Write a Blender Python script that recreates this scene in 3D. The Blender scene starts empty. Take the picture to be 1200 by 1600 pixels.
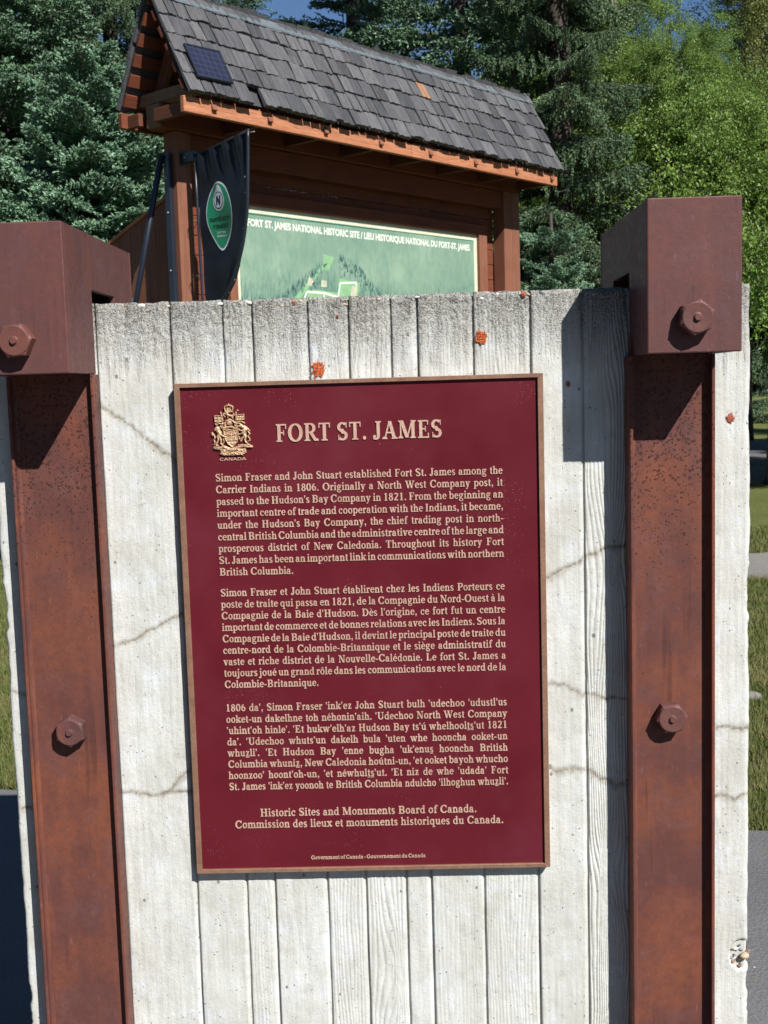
import bpy, bmesh, math, random
import numpy as np
from mathutils import Vector, Matrix, geometry

# ------------------------------------------------------------------ camera
scene = bpy.context.scene
COL = scene.collection
CAM = dict(f=1821.16, pitch=0.10671, roll=-0.02961, yaw=-0.024935, loc=(0.0, -1.99593, 1.6))
cd = bpy.data.cameras.new('camera'); cam = bpy.data.objects.new('camera', cd); COL.objects.link(cam)
fw = Vector((math.sin(CAM['yaw'])*math.cos(CAM['pitch']), math.cos(CAM['yaw'])*math.cos(CAM['pitch']), -math.sin(CAM['pitch'])))
rt = Vector((math.cos(CAM['yaw']), -math.sin(CAM['yaw']), 0)); up = rt.cross(fw)
c_, s_ = math.cos(CAM['roll']), math.sin(CAM['roll'])
rt, up = rt*c_+up*s_, up*c_-rt*s_
cam.matrix_world = Matrix(((rt.x, up.x, -fw.x, CAM['loc'][0]), (rt.y, up.y, -fw.y, CAM['loc'][1]), (rt.z, up.z, -fw.z, CAM['loc'][2]), (0, 0, 0, 1)))
cd.sensor_fit = 'VERTICAL'; cd.sensor_height = 24.0; cd.lens = CAM['f']/1600*24.0
cd.clip_start = 0.05; cd.clip_end = 2000
cd.dof.use_dof = True; cd.dof.focus_distance = 2.0; cd.dof.aperture_fstop = 15.0
scene.camera = cam

# ------------------------------------------------------------------ sky, sun, exposure
SUN = Vector((-0.74, 1.0, -1.14)).normalized()          # direction the light travels
el = math.asin(-SUN.z); az = math.atan2(-SUN.x, -SUN.y)
world = bpy.data.worlds.new('World'); scene.world = world; world.use_nodes = True
wn = world.node_tree; wn.nodes.clear()
sky = wn.nodes.new('ShaderNodeTexSky'); sky.sky_type = 'NISHITA'; sky.sun_disc = False
sky.sun_elevation = el; sky.sun_rotation = az; sky.altitude = 700; sky.air_density = 1.0; sky.dust_density = 0.0; sky.ozone_density = 6.5
bg = wn.nodes.new('ShaderNodeBackground'); bg.inputs['Strength'].default_value = 0.058
wo = wn.nodes.new('ShaderNodeOutputWorld')
wn.links.new(sky.outputs[0], bg.inputs[0]); wn.links.new(bg.outputs[0], wo.inputs[0])
sl = bpy.data.lights.new('sun', 'SUN'); sl.energy = 5.0; sl.angle = math.radians(0.5); sl.color = (1.0, 0.965, 0.915)
so = bpy.data.objects.new('sun', sl); COL.objects.link(so)
so.rotation_euler = SUN.to_track_quat('-Z', 'Y').to_euler(); so.location = (6, -8, 12)
vs = scene.view_settings; vs.view_transform = 'Standard'; vs.look = 'None'; vs.gamma = 1.0; vs.use_curve_mapping = False
vs.exposure = 0.64

rng = np.random.default_rng(7); random.seed(7)

# ------------------------------------------------------------------ material helpers
class NT:
    def __init__(s, name):
        s.m = bpy.data.materials.new(name); s.m.use_nodes = True; s.n = s.m.node_tree
        s.b = s.n.nodes['Principled BSDF']; s._tc = None
    def node(s, t, **k):
        n = s.n.nodes.new(t)
        for a, v in k.items(): setattr(n, a, v)
        return n
    def link(s, a, b): s.n.links.new(a, b)
    def put(s, sock, v):
        if isinstance(v, bpy.types.NodeSocket): s.link(v, sock)
        elif isinstance(v, (tuple, list)) and len(v) == 3 and sock.type == 'RGBA': sock.default_value = (*v, 1)
        else: sock.default_value = v
    def co(s, kind='Object', scale=(1, 1, 1), rot=(0, 0, 0), rand=0):
        if s._tc is None: s._tc = s.node('ShaderNodeTexCoord')
        v = s._tc.outputs[kind]
        if rand:
            oi = s.node('ShaderNodeObjectInfo'); mul = s.math('MULTIPLY', oi.outputs['Random'], rand)
            ad = s.node('ShaderNodeVectorMath', operation='ADD'); s.link(v, ad.inputs[0]); s.link(mul, ad.inputs[1]); v = ad.outputs[0]
        mp = s.node('ShaderNodeMapping'); mp.inputs['Scale'].default_value = scale; mp.inputs['Rotation'].default_value = rot
        s.link(v, mp.inputs[0]); return mp.outputs[0]
    def noise(s, vec, scale, detail=4, rough=0.55, dist=0.0, out='Fac'):
        n = s.node('ShaderNodeTexNoise'); s.link(vec, n.inputs['Vector'])
        n.inputs['Scale'].default_value = scale; n.inputs['Detail'].default_value = detail
        n.inputs['Roughness'].default_value = rough; n.inputs['Distortion'].default_value = dist
        return n.outputs[out]
    def voro(s, vec, scale, feature='F1', out='Distance', rnd=1.0):
        n = s.node('ShaderNodeTexVoronoi', feature=feature); s.link(vec, n.inputs['Vector'])
        n.inputs['Scale'].default_value = scale; n.inputs['Randomness'].default_value = rnd
        return n.outputs[out]
    def math(s, op, a, b=0.0, clamp=False):
        n = s.node('ShaderNodeMath', operation=op); n.use_clamp = clamp
        s.put(n.inputs[0], a); s.put(n.inputs[1], b); return n.outputs[0]
    def ramp(s, v, lo, hi, a=0.0, b=1.0):
        n = s.node('ShaderNodeMapRange'); n.clamp = True
        s.put(n.inputs[0], v); n.inputs[1].default_value = lo; n.inputs[2].default_value = hi
        n.inputs[3].default_value = a; n.inputs[4].default_value = b; return n.outputs[0]
    def mix(s, f, a, b, mode='MIX'):
        n = s.node('ShaderNodeMix', data_type='RGBA', blend_type=mode)
        s.put(n.inputs[0], f); s.put(n.inputs[6], a); s.put(n.inputs[7], b); return n.outputs[2]
    def attr(s, name):
        n = s.node('ShaderNodeAttribute'); n.attribute_name = name; return n.outputs['Fac']
    def rand(s):
        return s.node('ShaderNodeObjectInfo').outputs['Random']
    def sep(s, vec):
        n = s.node('ShaderNodeSeparateXYZ'); s.link(vec, n.inputs[0]); return n.outputs
    def bump(s, h, strength=0.5, dist=0.002, prev=None):
        n = s.node('ShaderNodeBump'); n.inputs['Strength'].default_value = strength; n.inputs['Distance'].default_value = dist
        s.link(h, n.inputs['Height'])
        if prev is not None: s.link(prev, n.inputs['Normal'])
        return n.outputs[0]
    def done(s, col=None, rough=0.7, normal=None, metal=0.0, spec=0.5):
        if col is not None: s.put(s.b.inputs['Base Color'], col)
        s.put(s.b.inputs['Roughness'], rough); s.put(s.b.inputs['Metallic'], metal)
        s.put(s.b.inputs['Specular IOR Level'], spec)
        if normal is not None: s.link(normal, s.b.inputs['Normal'])
        return s.m

def plain(name, col, rough=0.7, metal=0.0, spec=0.5, var=0.12, scale=30):
    t = NT(name); v = t.co(rand=7)
    n = t.noise(v, scale, 3)
    c = t.mix(t.ramp(n, 0.3, 0.7), tuple(x*(1-var) for x in col), tuple(min(1, x*(1+var)) for x in col))
    return t.done(c, rough, t.bump(n, 0.15, 0.002), metal, spec)

# ------------------------------------------------------------------ mesh helpers
def mesh_from(name, verts, faces, mats=(), smooth=False):
    me = bpy.data.meshes.new(name); me.from_pydata([tuple(v) for v in verts], [], [tuple(f) for f in faces]); me.update()
    for m in mats: me.materials.append(m)
    if smooth: me.polygons.foreach_set('use_smooth', [True]*len(me.polygons))
    return me
def mesh_np(name, V, F, mats=(), smooth=False, attrs=None, mi=None):
    V = np.asarray(V, np.float32); F = np.asarray(F, np.int32); k = F.shape[1]
    me = bpy.data.meshes.new(name); me.vertices.add(len(V)); me.vertices.foreach_set('co', V.ravel())
    me.loops.add(F.size); me.loops.foreach_set('vertex_index', F.ravel())
    me.polygons.add(len(F)); me.polygons.foreach_set('loop_start', np.arange(0, F.size, k, dtype=np.int32))
    try: me.polygons.foreach_set('loop_total', np.full(len(F), k, np.int32))
    except Exception: pass
    for m in mats: me.materials.append(m)
    if mi is not None: me.polygons.foreach_set('material_index', np.asarray(mi, np.int32))
    me.polygons.foreach_set('use_smooth', np.full(len(F), smooth))
    me.update(calc_edges=True)
    if attrs:
        for n, a in attrs.items():
            at = me.attributes.new(n, 'FLOAT', 'POINT'); at.data.foreach_set('value', np.asarray(a, np.float32))
    return me
def ob(name, me, parent=None, loc=(0, 0, 0), rot=(0, 0, 0)):
    o = bpy.data.objects.new(name, me); COL.objects.link(o); o.location = loc; o.rotation_euler = rot
    if parent is not None: o.parent = parent
    return o
def tag(o, label=None, cat=None, group=None, kind=None):
    if label: o['label'] = label
    if cat: o['category'] = cat
    if group: o['group'] = group
    if kind: o['kind'] = kind
    return o
def thing(name, label, cat, loc=(0, 0, 0), rz=0.0, group=None):
    return tag(ob(name, None, None, loc, (0, 0, rz)), label, cat, group)
def bm_mesh(name, bm, mats, smooth=False):
    me = bpy.data.meshes.new(name); bm.to_mesh(me); bm.free()
    for m in mats: me.materials.append(m)
    if smooth: me.polygons.foreach_set('use_smooth', [True]*len(me.polygons))
    return me
def add_box(bm, lo, hi, M=None):
    vs_ = [bm.verts.new((M @ Vector(p)) if M else p) for p in [(lo[0], lo[1], lo[2]), (hi[0], lo[1], lo[2]), (hi[0], hi[1], lo[2]), (lo[0], hi[1], lo[2]), (lo[0], lo[1], hi[2]), (hi[0], lo[1], hi[2]), (hi[0], hi[1], hi[2]), (lo[0], hi[1], hi[2])]]
    for f in ((0, 3, 2, 1), (4, 5, 6, 7), (0, 1, 5, 4), (1, 2, 6, 5), (2, 3, 7, 6), (3, 0, 4, 7)):
        bm.faces.new([vs_[i] for i in f])
def boxm(name, lo, hi, mat, bev=0.0, seg=1, M=None):
    bm = bmesh.new(); add_box(bm, lo, hi, M)
    if bev: bmesh.ops.bevel(bm, geom=bm.edges[:], offset=bev, segments=seg, profile=0.5, affect='EDGES')
    return bm_mesh(name, bm, [mat])
def box(name, lo, hi, mat, parent=None, bev=0.0, seg=1, M=None):
    """box given in parent's coordinates; the object's origin stays at the parent's origin"""
    return ob(name, boxm(name, lo, hi, mat, bev, seg, M), parent)
def prism(name, poly, a0, a1, plane, mat, parent=None, bev=0.0):
    """extrude a 2-D polygon; plane 'xz' along y, 'yz' along x, 'xy' along z"""
    bm = bmesh.new()
    def P(p, a): return {'xz': (p[0], a, p[1]), 'yz': (a, p[0], p[1]), 'xy': (p[0], p[1], a)}[plane]
    A = [bm.verts.new(P(p, a0)) for p in poly]; B = [bm.verts.new(P(p, a1)) for p in poly]
    n = len(poly); bm.faces.new(A); bm.faces.new(B[::-1])
    for i in range(n): bm.faces.new((A[i], B[i], B[(i+1) % n], A[(i+1) % n]))
    bmesh.ops.recalc_face_normals(bm, faces=bm.faces[:])
    if bev: bmesh.ops.bevel(bm, geom=bm.edges[:], offset=bev, segments=1, profile=0.5, affect='EDGES')
    return ob(name, bm_mesh(name, bm, [mat]), parent)
def tube_np(pts, rad, seg=8):
    pts = [Vector(p) for p in pts]; V = []; F = []
    for i, p in enumerate(pts):
        d = (pts[min(i+1, len(pts)-1)]-pts[max(i-1, 0)]).normalized()
        a = d.cross(Vector((0.31, 0.2, 0.93))); a = a.normalized() if a.length > 1e-3 else Vector((1, 0, 0)); b = d.cross(a)
        r = rad[i] if hasattr(rad, '__len__') else rad
        for k in range(seg):
            t = 2*math.pi*k/seg; V.append(tuple(p+a*(r*math.cos(t))+b*(r*math.sin(t))))
    for i in range(len(pts)-1):
        for k in range(seg):
            F.append((i*seg+k, i*seg+(k+1) % seg, (i+1)*seg+(k+1) % seg, (i+1)*seg+k))
    return V, F
def tube(name, pts, rad, mat, parent=None, seg=8):
    V, F = tube_np(pts, rad, seg); n = len(V)
    F.append(tuple(range(seg))[::-1]); F.append(tuple(range(n-seg, n)))
    return ob(name, mesh_from(name, V, F, [mat], True), parent)

# value noise in numpy
def vnoise(x, y, seed):
    r = np.random.default_rng(seed).random((256, 256)).astype(np.float32)
    xi = np.floor(x).astype(int); yi = np.floor(y).astype(int); fx = x-xi; fy = y-yi
    fx = fx*fx*(3-2*fx); fy = fy*fy*(3-2*fy)
    a = r[xi % 256, yi % 256]; b = r[(xi+1) % 256, yi % 256]; c = r[xi % 256, (yi+1) % 256]; d = r[(xi+1) % 256, (yi+1) % 256]
    return (a*(1-fx)+b*fx)*(1-fy)+(c*(1-fx)+d*fx)*fy
def fbm(x, y, seed, oct=4):
    v = 0; a = 1; s = 0
    for o in range(oct): v = v+a*vnoise(x*2**o, y*2**o, seed+o); s += a; a *= 0.5
    return v/s

# ------------------------------------------------------------------ materials
def m_concrete():
    t = NT('cast_concrete'); v = t.co()
    st = t.co(scale=(1, 1, 0.16))
    n1 = t.noise(v, 7, 5, 0.6); n2 = t.noise(st, 60, 5, 0.65); n3 = t.noise(v, 320, 3, 0.6); nf = t.noise(v, 900, 2, 0.5)
    c = t.mix(t.ramp(n1, 0.34, 0.62), (0.470, 0.468, 0.425), (0.575, 0.585, 0.560))
    c = t.mix(t.ramp(t.noise(v, 16, 5, 0.7), 0.50, 0.72, 0, 0.7), c, (0.61, 0.65, 0.70))
    c = t.mix(t.ramp(n2, 0.42, 0.74, 0, 0.40), c, (0.36, 0.355, 0.32))
    c = t.mix(t.ramp(t.noise(v, 34, 5, 0.75), 0.52, 0.74, 0, 0.55), c, (0.35, 0.345, 0.31))
    c = t.mix(t.ramp(n3, 0.52, 0.78, 0, 0.35), c, (0.30, 0.29, 0.26))
    # weathered band under the top edge, streaking down
    z = t.sep(v)[2]; nz = t.noise(t.co(scale=(1, 1, 0.14)), 34, 5, 0.75)
    wz = t.math('ADD', z, t.math('MULTIPLY', nz, 0.26))
    w = t.ramp(wz, 1.765, 1.90)
    spk = t.ramp(t.noise(v, 330, 2, 0.6), 0.49, 0.56)
    c = t.mix(t.math('MULTIPLY', w, 0.7), c, (0.27, 0.255, 0.225))
    c = t.mix(t.math('MULTIPLY', t.math('MULTIPLY', w, spk), 0.75), c, (0.06, 0.057, 0.05))
    # bug holes
    vd = t.voro(t.co(scale=(1, 1, 0.8)), 52, rnd=1.0); vr = t.voro(t.co(scale=(1, 1, 0.8)), 52, out='Color')
    big = t.ramp(t.sep(vr)[0], 0.80, 1.0, 0.0, 0.17)
    hole = t.math('LESS_THAN', vd, big)
    vd2 = t.voro(v, 190); vr2 = t.voro(v, 190, out='Color')
    hole2 = t.math('LESS_THAN', vd2, t.ramp(t.sep(vr2)[0], 0.86, 1.0, 0.0, 0.30))
    hh = t.math('MAXIMUM', hole, hole2)
    c = t.mix(t.math('MULTIPLY', hh, 0.75), c, (0.12, 0.11, 0.10))
    # cracks stained brown, and green grey streaks
    cr = t.attr('crack')
    c = t.mix(t.math('MULTIPLY', cr, t.ramp(t.noise(v, 130, 3), 0.3, 0.6, 0.35, 1.0), True), c, (0.20, 0.165, 0.105))
    c = t.mix(t.math('MULTIPLY', t.attr('crackcore'), t.ramp(t.noise(v, 60, 2), 0.35, 0.6, 0.2, 1.0)), c, (0.10, 0.08, 0.06))
    h = t.math('ADD', t.math('MULTIPLY', n3, 0.5), t.math('MULTIPLY', nf, 0.35))
    h = t.math('ADD', h, t.math('MULTIPLY', t.math('MULTIPLY', w, t.noise(v, 330, 3, 0.7)), 8.0))
    h = t.math('SUBTRACT', h, t.math('MULTIPLY', hh, 2.5))
    grain = t.noise(t.co(scale=(1, 1, 0.03)), 420, 3, 0.6)
    h = t.math('ADD', h, t.math('MULTIPLY', t.noise(v, 140, 4, 0.7), 0.8)); b = t.bump(h, 0.7, 0.0014); b = t.bump(grain, 0.40, 0.0012, b)
    return t.done(c, 0.9, b, 0, 0.25)
M_CON = m_concrete()

def m_steel(name, base, orange, pitamt=0.0, dark=(0.032, 0.014, 0.014), sheen=0.42):
    t = NT(name); v = t.co(rand=3)
    n1 = t.noise(v, 6, 5, 0.65); n2 = t.noise(v, 90, 5, 0.7); n3 = t.noise(v, 500, 3, 0.6)
    ns = t.noise(t.co(scale=(1, 1, 0.12), rand=3), 40, 3)
    c = t.mix(t.ramp(n1, 0.42, 0.66), base, orange)
    c = t.mix(t.ramp(t.noise(v, 13, 4, 0.7), 0.50, 0.72, 0, 0.5), c, tuple(x*1.15 for x in (base[0]*1.1, base[1]*1.45, base[2]*1.7)))
    c = t.mix(t.ramp(n2, 0.35, 0.75, 0, 0.55), c, tuple(x*0.62 for x in base))
    c = t.mix(t.ramp(ns, 0.5, 0.8, 0, 0.3), c, tuple(x*1.35 for x in orange))
    c = t.mix(t.ramp(n3, 0.55, 0.75, 0, 0.35), c, tuple(x*0.45 for x in base))
    run = t.math('MULTIPLY', t.ramp(t.noise(t.co(scale=(1, 1, 0.05), rand=3), 75, 3, 0.6), 0.56, 0.68), t.ramp(t.noise(v, 9, 3), 0.45, 0.65))
    c = t.mix(t.math('MULTIPLY', run, 0.45), c, tuple(x*0.42 for x in base))
    scr = t.ramp(t.noise(t.co(scale=(1, 1, 0.22), rot=(0, 0.5, 0), rand=5), 210, 2, 0.5), 0.70, 0.74)
    c = t.mix(t.math('MULTIPLY', scr, 0.22), c, (0.24, 0.16, 0.15))
    w0 = t.co()
    z = t.sep(w0)[2]
    pm = t.math('ADD', z, t.math('MULTIPLY', t.noise(w0, 7, 3), 0.35))
    mask = t.ramp(pm, 1.26, 1.66) if pitamt > 0 else 0.06
    nv = t.noise(w0, 220, 3, out='Color')
    ad = t.node('ShaderNodeVectorMath', operation='MULTIPLY_ADD'); t.link(nv, ad.inputs[0]); ad.inputs[1].default_value = (0.010,)*3; t.link(w0, ad.inputs[2])
    vd = t.voro(ad.outputs[0], 210); vc = t.sep(t.voro(ad.outputs[0], 210, out='Color'))[0]
    thr = t.math('MULTIPLY', t.ramp(vc, 0.15, 1.0, 0.0, 0.60), mask)
    pit = t.math('LESS_THAN', vd, thr)
    c = t.mix(t.math('MULTIPLY', pit, 0.8), c, dark)
    vd2 = t.voro(v, 34); vc2 = t.sep(t.voro(v, 34, out='Color'))[1]
    sp = t.math('LESS_THAN', vd2, t.ramp(vc2, 0.88, 1.0, 0.0, 0.17))
    c = t.mix(t.math('MULTIPLY', sp, 0.6), c, dark)
    h = t.math('ADD', t.math('MULTIPLY', n3, 0.6), t.math('MULTIPLY', n2, 1.0)); h = t.math('SUBTRACT', h, t.math('MULTIPLY', pit, 0.8))
    return t.done(c, t.ramp(n2, 0.3, 0.7, sheen, sheen+0.25), t.bump(h, 0.5, 0.0008), 0.0, 0.22)
M_CAP = m_steel('weathering_steel_cap', (0.104, 0.047, 0.045), (0.140, 0.051, 0.042), 0.0)
M_POST = m_steel('weathering_steel_channel', (0.110, 0.043, 0.037), (0.195, 0.064, 0.035), 1.0)
M_BOLT = m_steel('weathering_steel_bolt', (0.105, 0.050, 0.046), (0.16, 0.058, 0.046), 0.0, sheen=0.36)

def m_field():
    t = NT('maroon_enamel'); v = t.co()
    n = t.noise(v, 5, 4); n2 = t.noise(v, 700, 2)
    c = t.mix(t.ramp(n, 0.3, 0.7), (0.084, 0.0052, 0.0105), (0.105, 0.0070, 0.0145))
    x = t.sep(v); # pale dusty specks, denser towards one corner
    dm = t.ramp(t.noise(v, 9, 3, 0.6), 0.50, 0.68)
    vd = t.voro(v, 520); vc = t.sep(t.voro(v, 520, out='Color'))[0]
    sp = t.math('LESS_THAN', vd, t.math('MULTIPLY', t.ramp(vc, 0.72, 1.0, 0, 0.40), t.math('ADD', t.math('MULTIPLY', dm, 0.9), 0.10)))
    c = t.mix(t.math('MULTIPLY', sp, 0.55), c, (0.42, 0.20, 0.22))
    vd3 = t.voro(v, 75); vc3 = t.sep(t.voro(v, 75, out='Color'))[0]
    sp3 = t.math('LESS_THAN', vd3, t.ramp(vc3, 0.90, 1.0, 0, 0.055))
    c = t.mix(t.math('MULTIPLY', sp3, 0.6), c, (0.5, 0.35, 0.33))
    c = t.mix(t.ramp(t.noise(v, 3.2, 4, 0.7), 0.5, 0.75, 0, 0.18), c, (0.20, 0.06, 0.09))
    return t.done(c, t.ramp(n, 0.3, 0.7, 0.38, 0.52), t.bump(n2, 0.12, 0.0006), 0, 0.3)
M_FIELD = m_field()
def m_bronze(name, a, b, rough=0.45, metal=0.35):
    t = NT(name); v = t.co()
    n = t.noise(v, 40, 4, 0.6); n2 = t.noise(v, 350, 3)
    c = t.mix(t.ramp(n, 0.32, 0.68), a, b); c = t.mix(t.ramp(n2, 0.45, 0.75, 0, 0.5), c, tuple(x*0.5 for x in a))
    return t.done(c, rough, t.bump(n2, 0.3, 0.0006), metal, 0.5)
M_BORDER = m_bronze('worn_bronze', (0.25, 0.135, 0.088), (0.34, 0.195, 0.13))
M_LETTER = m_bronze('pale_bronze_lettering', (0.50, 0.315, 0.235), (0.60, 0.405, 0.315), 0.5, 0.2)
M_CREST = m_bronze('bronze_relief', (0.46, 0.29, 0.17), (0.60, 0.41, 0.26), 0.42, 0.3)

def m_wood(name, a, b, axis='x', grain=1.0, rough=0.75, streak=(0.06, 0.025, 0.015), stk=0.35):
    t = NT(name); sc = {'x': (0.05, 1, 1), 'y': (1, 0.05, 1), 'z': (1, 1, 0.05)}[axis]
    v = t.co(scale=sc, rand=11); w = t.co(rand=11)
    n = t.noise(v, 55, 5, 0.6, 0.6); n2 = t.noise(v, 190, 3, 0.6); nb = t.noise(w, 4, 3)
    c = t.mix(t.ramp(n, 0.3, 0.7), a, b)
    c = t.mix(t.math('MULTIPLY', t.ramp(n2, 0.52, 0.72), stk), c, streak)
    c = t.mix(t.ramp(nb, 0.45, 0.75, 0, 0.35), c, tuple(x*0.6 for x in a))
    vd = t.voro(w, 9); c = t.mix(t.ramp(vd, 0.0, 0.06, 0.5, 0.0), c, streak)
    return t.done(c, rough, t.bump(t.math('ADD', n, t.math('MULTIPLY', n2, 0.6)), 0.4*grain, 0.003), 0, 0.3)
M_WOODX = m_wood('red_stained_cedar_horizontal', (0.125, 0.032, 0.016), (0.185, 0.052, 0.024), 'x')
M_WOODZ = m_wood('red_stained_cedar_upright', (0.175, 0.068, 0.040), (0.245, 0.100, 0.058), 'z')
M_WOODY = m_wood('red_stained_cedar_crosswise', (0.10, 0.034, 0.018), (0.15, 0.05, 0.026), 'y')
M_FASCIA = m_wood('worn_fascia_cedar', (0.35, 0.125, 0.058), (0.48, 0.215, 0.115), 'x', 1.6, streak=(0.10, 0.04, 0.02), stk=0.7)
M_PALEW = m_wood('greyed_cedar_end', (0.17, 0.105, 0.062), (0.24, 0.155, 0.095), 'y')
def m_shake():
    t = NT('weathered_cedar_shake'); v = t.co(scale=(1, 0.05, 1), rand=23); w = t.co(rand=23)
    n = t.noise(v, 75, 5, 0.65, 0.5); n2 = t.noise(v, 260, 3, 0.6); nb = t.noise(w, 14, 3)
    r = t.rand()
    ca = t.mix(r, (0.022, 0.023, 0.026), (0.066, 0.066, 0.070))
    cb = t.mix(r, (0.062, 0.064, 0.072), (0.150, 0.150, 0.158))
    c = t.mix(t.ramp(n, 0.28, 0.72), ca, cb)
    c = t.mix(t.ramp(n2, 0.54, 0.72, 0, 0.6), c, (0.014, 0.013, 0.013))
    c = t.mix(t.ramp(nb, 0.55, 0.78, 0, 0.5), c, (0.10, 0.072, 0.054))
    return t.done(c, 0.8, t.bump(t.math('ADD', n, t.math('MULTIPLY', n2, 0.7)), 0.7, 0.004), 0, 0.35)
M_SHAKE = m_shake()
M_FRESH = m_wood('fresh_split_shake', (0.24, 0.125, 0.07), (0.30, 0.17, 0.10), 'y')
M_RIDGE = plain('grey_ridge_flashing', (0.13, 0.155, 0.17), 0.55, 0.2, var=0.2)
M_BLACK = plain('black_painted_steel', (0.012, 0.016, 0.026), 0.38, 0.0, 0.6)
M_GALV = plain('galvanised_screw', (0.5, 0.5, 0.5), 0.35, 0.8)
M_CELL = plain('solar_cell_glass', (0.014, 0.016, 0.036), 0.3, 0.0, 0.4, 0.05)
def m_cell():
    t = NT('solar_cells'); v = t.sep(t.co()); n = t.noise(t.co(), 8, 2)
    fx = t.math('ABSOLUTE', t.math('SUBTRACT', t.math('FRACT', t.math('MULTIPLY', v[0], 19.0)), 0.5)); fz = t.math('ABSOLUTE', t.math('SUBTRACT', t.math('FRACT', t.math('MULTIPLY', v[2], 26.0)), 0.5))
    ln = t.math('GREATER_THAN', t.math('MAXIMUM', fx, fz), 0.465)
    return t.done(t.mix(t.math('MULTIPLY', ln, 0.6), t.mix(n, (0.013, 0.015, 0.032), (0.022, 0.026, 0.052)), (0.07, 0.08, 0.11)), 0.3, None, 0, 0.4)
M_CELL = m_cell()
M_CREAM = plain('cream_sign_border', (0.56, 0.56, 0.42), 0.5)

# ------------------------------------------------------------------ ground and paths
def m_grass():
    t = NT('mown_grass'); v = t.co()
    n = t.noise(v, 0.8, 5); n2 = t.noise(v, 35, 5, 0.75); n3 = t.noise(v, 5, 4)
    c = t.mix(t.ramp(n2, 0.3, 0.7), (0.055, 0.078, 0.018), (0.165, 0.185, 0.055))
    c = t.mix(t.ramp(n3, 0.4, 0.75, 0, 0.6), c, (0.19, 0.17, 0.075))
    c = t.mix(t.ramp(n, 0.45, 0.7, 0, 0.3), c, (0.07, 0.08, 0.02))
    return t.done(c, 0.9, t.bump(n2, 0.9, 0.03), 0, 0.15)
M_GRASS = m_grass()
def m_asph(name, a, b):
    t = NT(name); v = t.co()
    n = t.noise(v, 220, 3, 0.7); n2 = t.noise(v, 3, 4); vd = t.voro(v, 90)
    c = t.mix(t.ramp(n, 0.35, 0.7), a, b); c = t.mix(t.ramp(n2, 0.4, 0.7, 0, 0.3), c, tuple(x*0.7 for x in a))
    c = t.mix(t.ramp(t.noise(v, 26, 3, 0.8), 0.62, 0.70, 0, 0.6), c, (0.17, 0.13, 0.08))
    return t.done(c, 0.9, t.bump(t.math('ADD', n, vd), 0.5, 0.006), 0, 0.3)
M_ASPH = m_asph('worn_asphalt', (0.095, 0.095, 0.100), (0.175, 0.175, 0.18))
M_GRAV = m_asph('pale_gravel', (0.16, 0.15, 0.14), (0.26, 0.25, 0.23))

def ground_sheet():
    xs = np.concatenate([np.linspace(-400, -30, 12), np.linspace(-24, 24, 97), np.linspace(30, 400, 12)])
    ys = np.concatenate([np.linspace(-100, -8, 6), np.linspace(-6, 40, 93), np.linspace(46, 600, 20)])
    X, Y = np.meshgrid(xs, ys, indexing='ij')
    Z = (fbm(X*0.35+50, Y*0.35+50, 3, 3)-0.5)*0.05*np.clip((Y-2.5)/3, 0, 1)-0.012
    V = np.stack([X, Y, Z], -1).reshape(-1, 3); a, b = X.shape
    i = np.arange(a*b).reshape(a, b)
    F = np.stack([i[:-1, :-1], i[1:, :-1], i[1:, 1:], i[:-1, 1:]], -1).reshape(-1, 4)
    tag(ob('ground', mesh_np('ground', V, F, [M_GRASS], True)), 'mown grass ground with dry patches behind the wall', kind='structure')
ground_sheet()
def strip(name, x0, x1, yfun0, yfun1, z, mat, label, n=60, thick=0.05):
    xs = np.linspace(x0, x1, n); V = []; F = []
    for i, x in enumerate(xs):
        a = yfun0(x)+(fbm(np.array([x*3+9.]), np.array([1.]), 5)[0]-0.5)*0.18; b = yfun1(x)+(fbm(np.array([x*3+9.]), np.array([7.]), 6)[0]-0.5)*0.18
        V += [(x, a, z), (x, b, z), (x, a, z-thick), (x, b, z-thick)]
    for i in range(n-1):
        k = 4*i
        F += [(k, k+4, k+5, k+1), (k+2, k+6, k+4, k), (k+1, k+5, k+7, k+3)]
    return tag(ob(name, mesh_from(name, V, F, [mat])), label, kind='structure')
strip('path', -9, 9, lambda x: -7, lambda x: 2.22-0.21*x, 0.022, M_ASPH, 'worn asphalt path round the foot of the concrete wall')
strip('footpath', -0.6, 14, lambda x: 6.9+0.12*x, lambda x: 8.0+0.12*x, 0.030, M_GRAV, 'narrow grey footpath crossing the grass behind the wall')
strip('gravel_verge', -60, 60, lambda x: 15.6, lambda x: 18.6, 0.034, M_GRAV, 'pale gravel verge beyond the lawn')
strip('road', -60, 60, lambda x: 18.75, lambda x: 26.5, 0.030, M_ASPH, 'dark asphalt road beyond the lawn')

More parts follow.
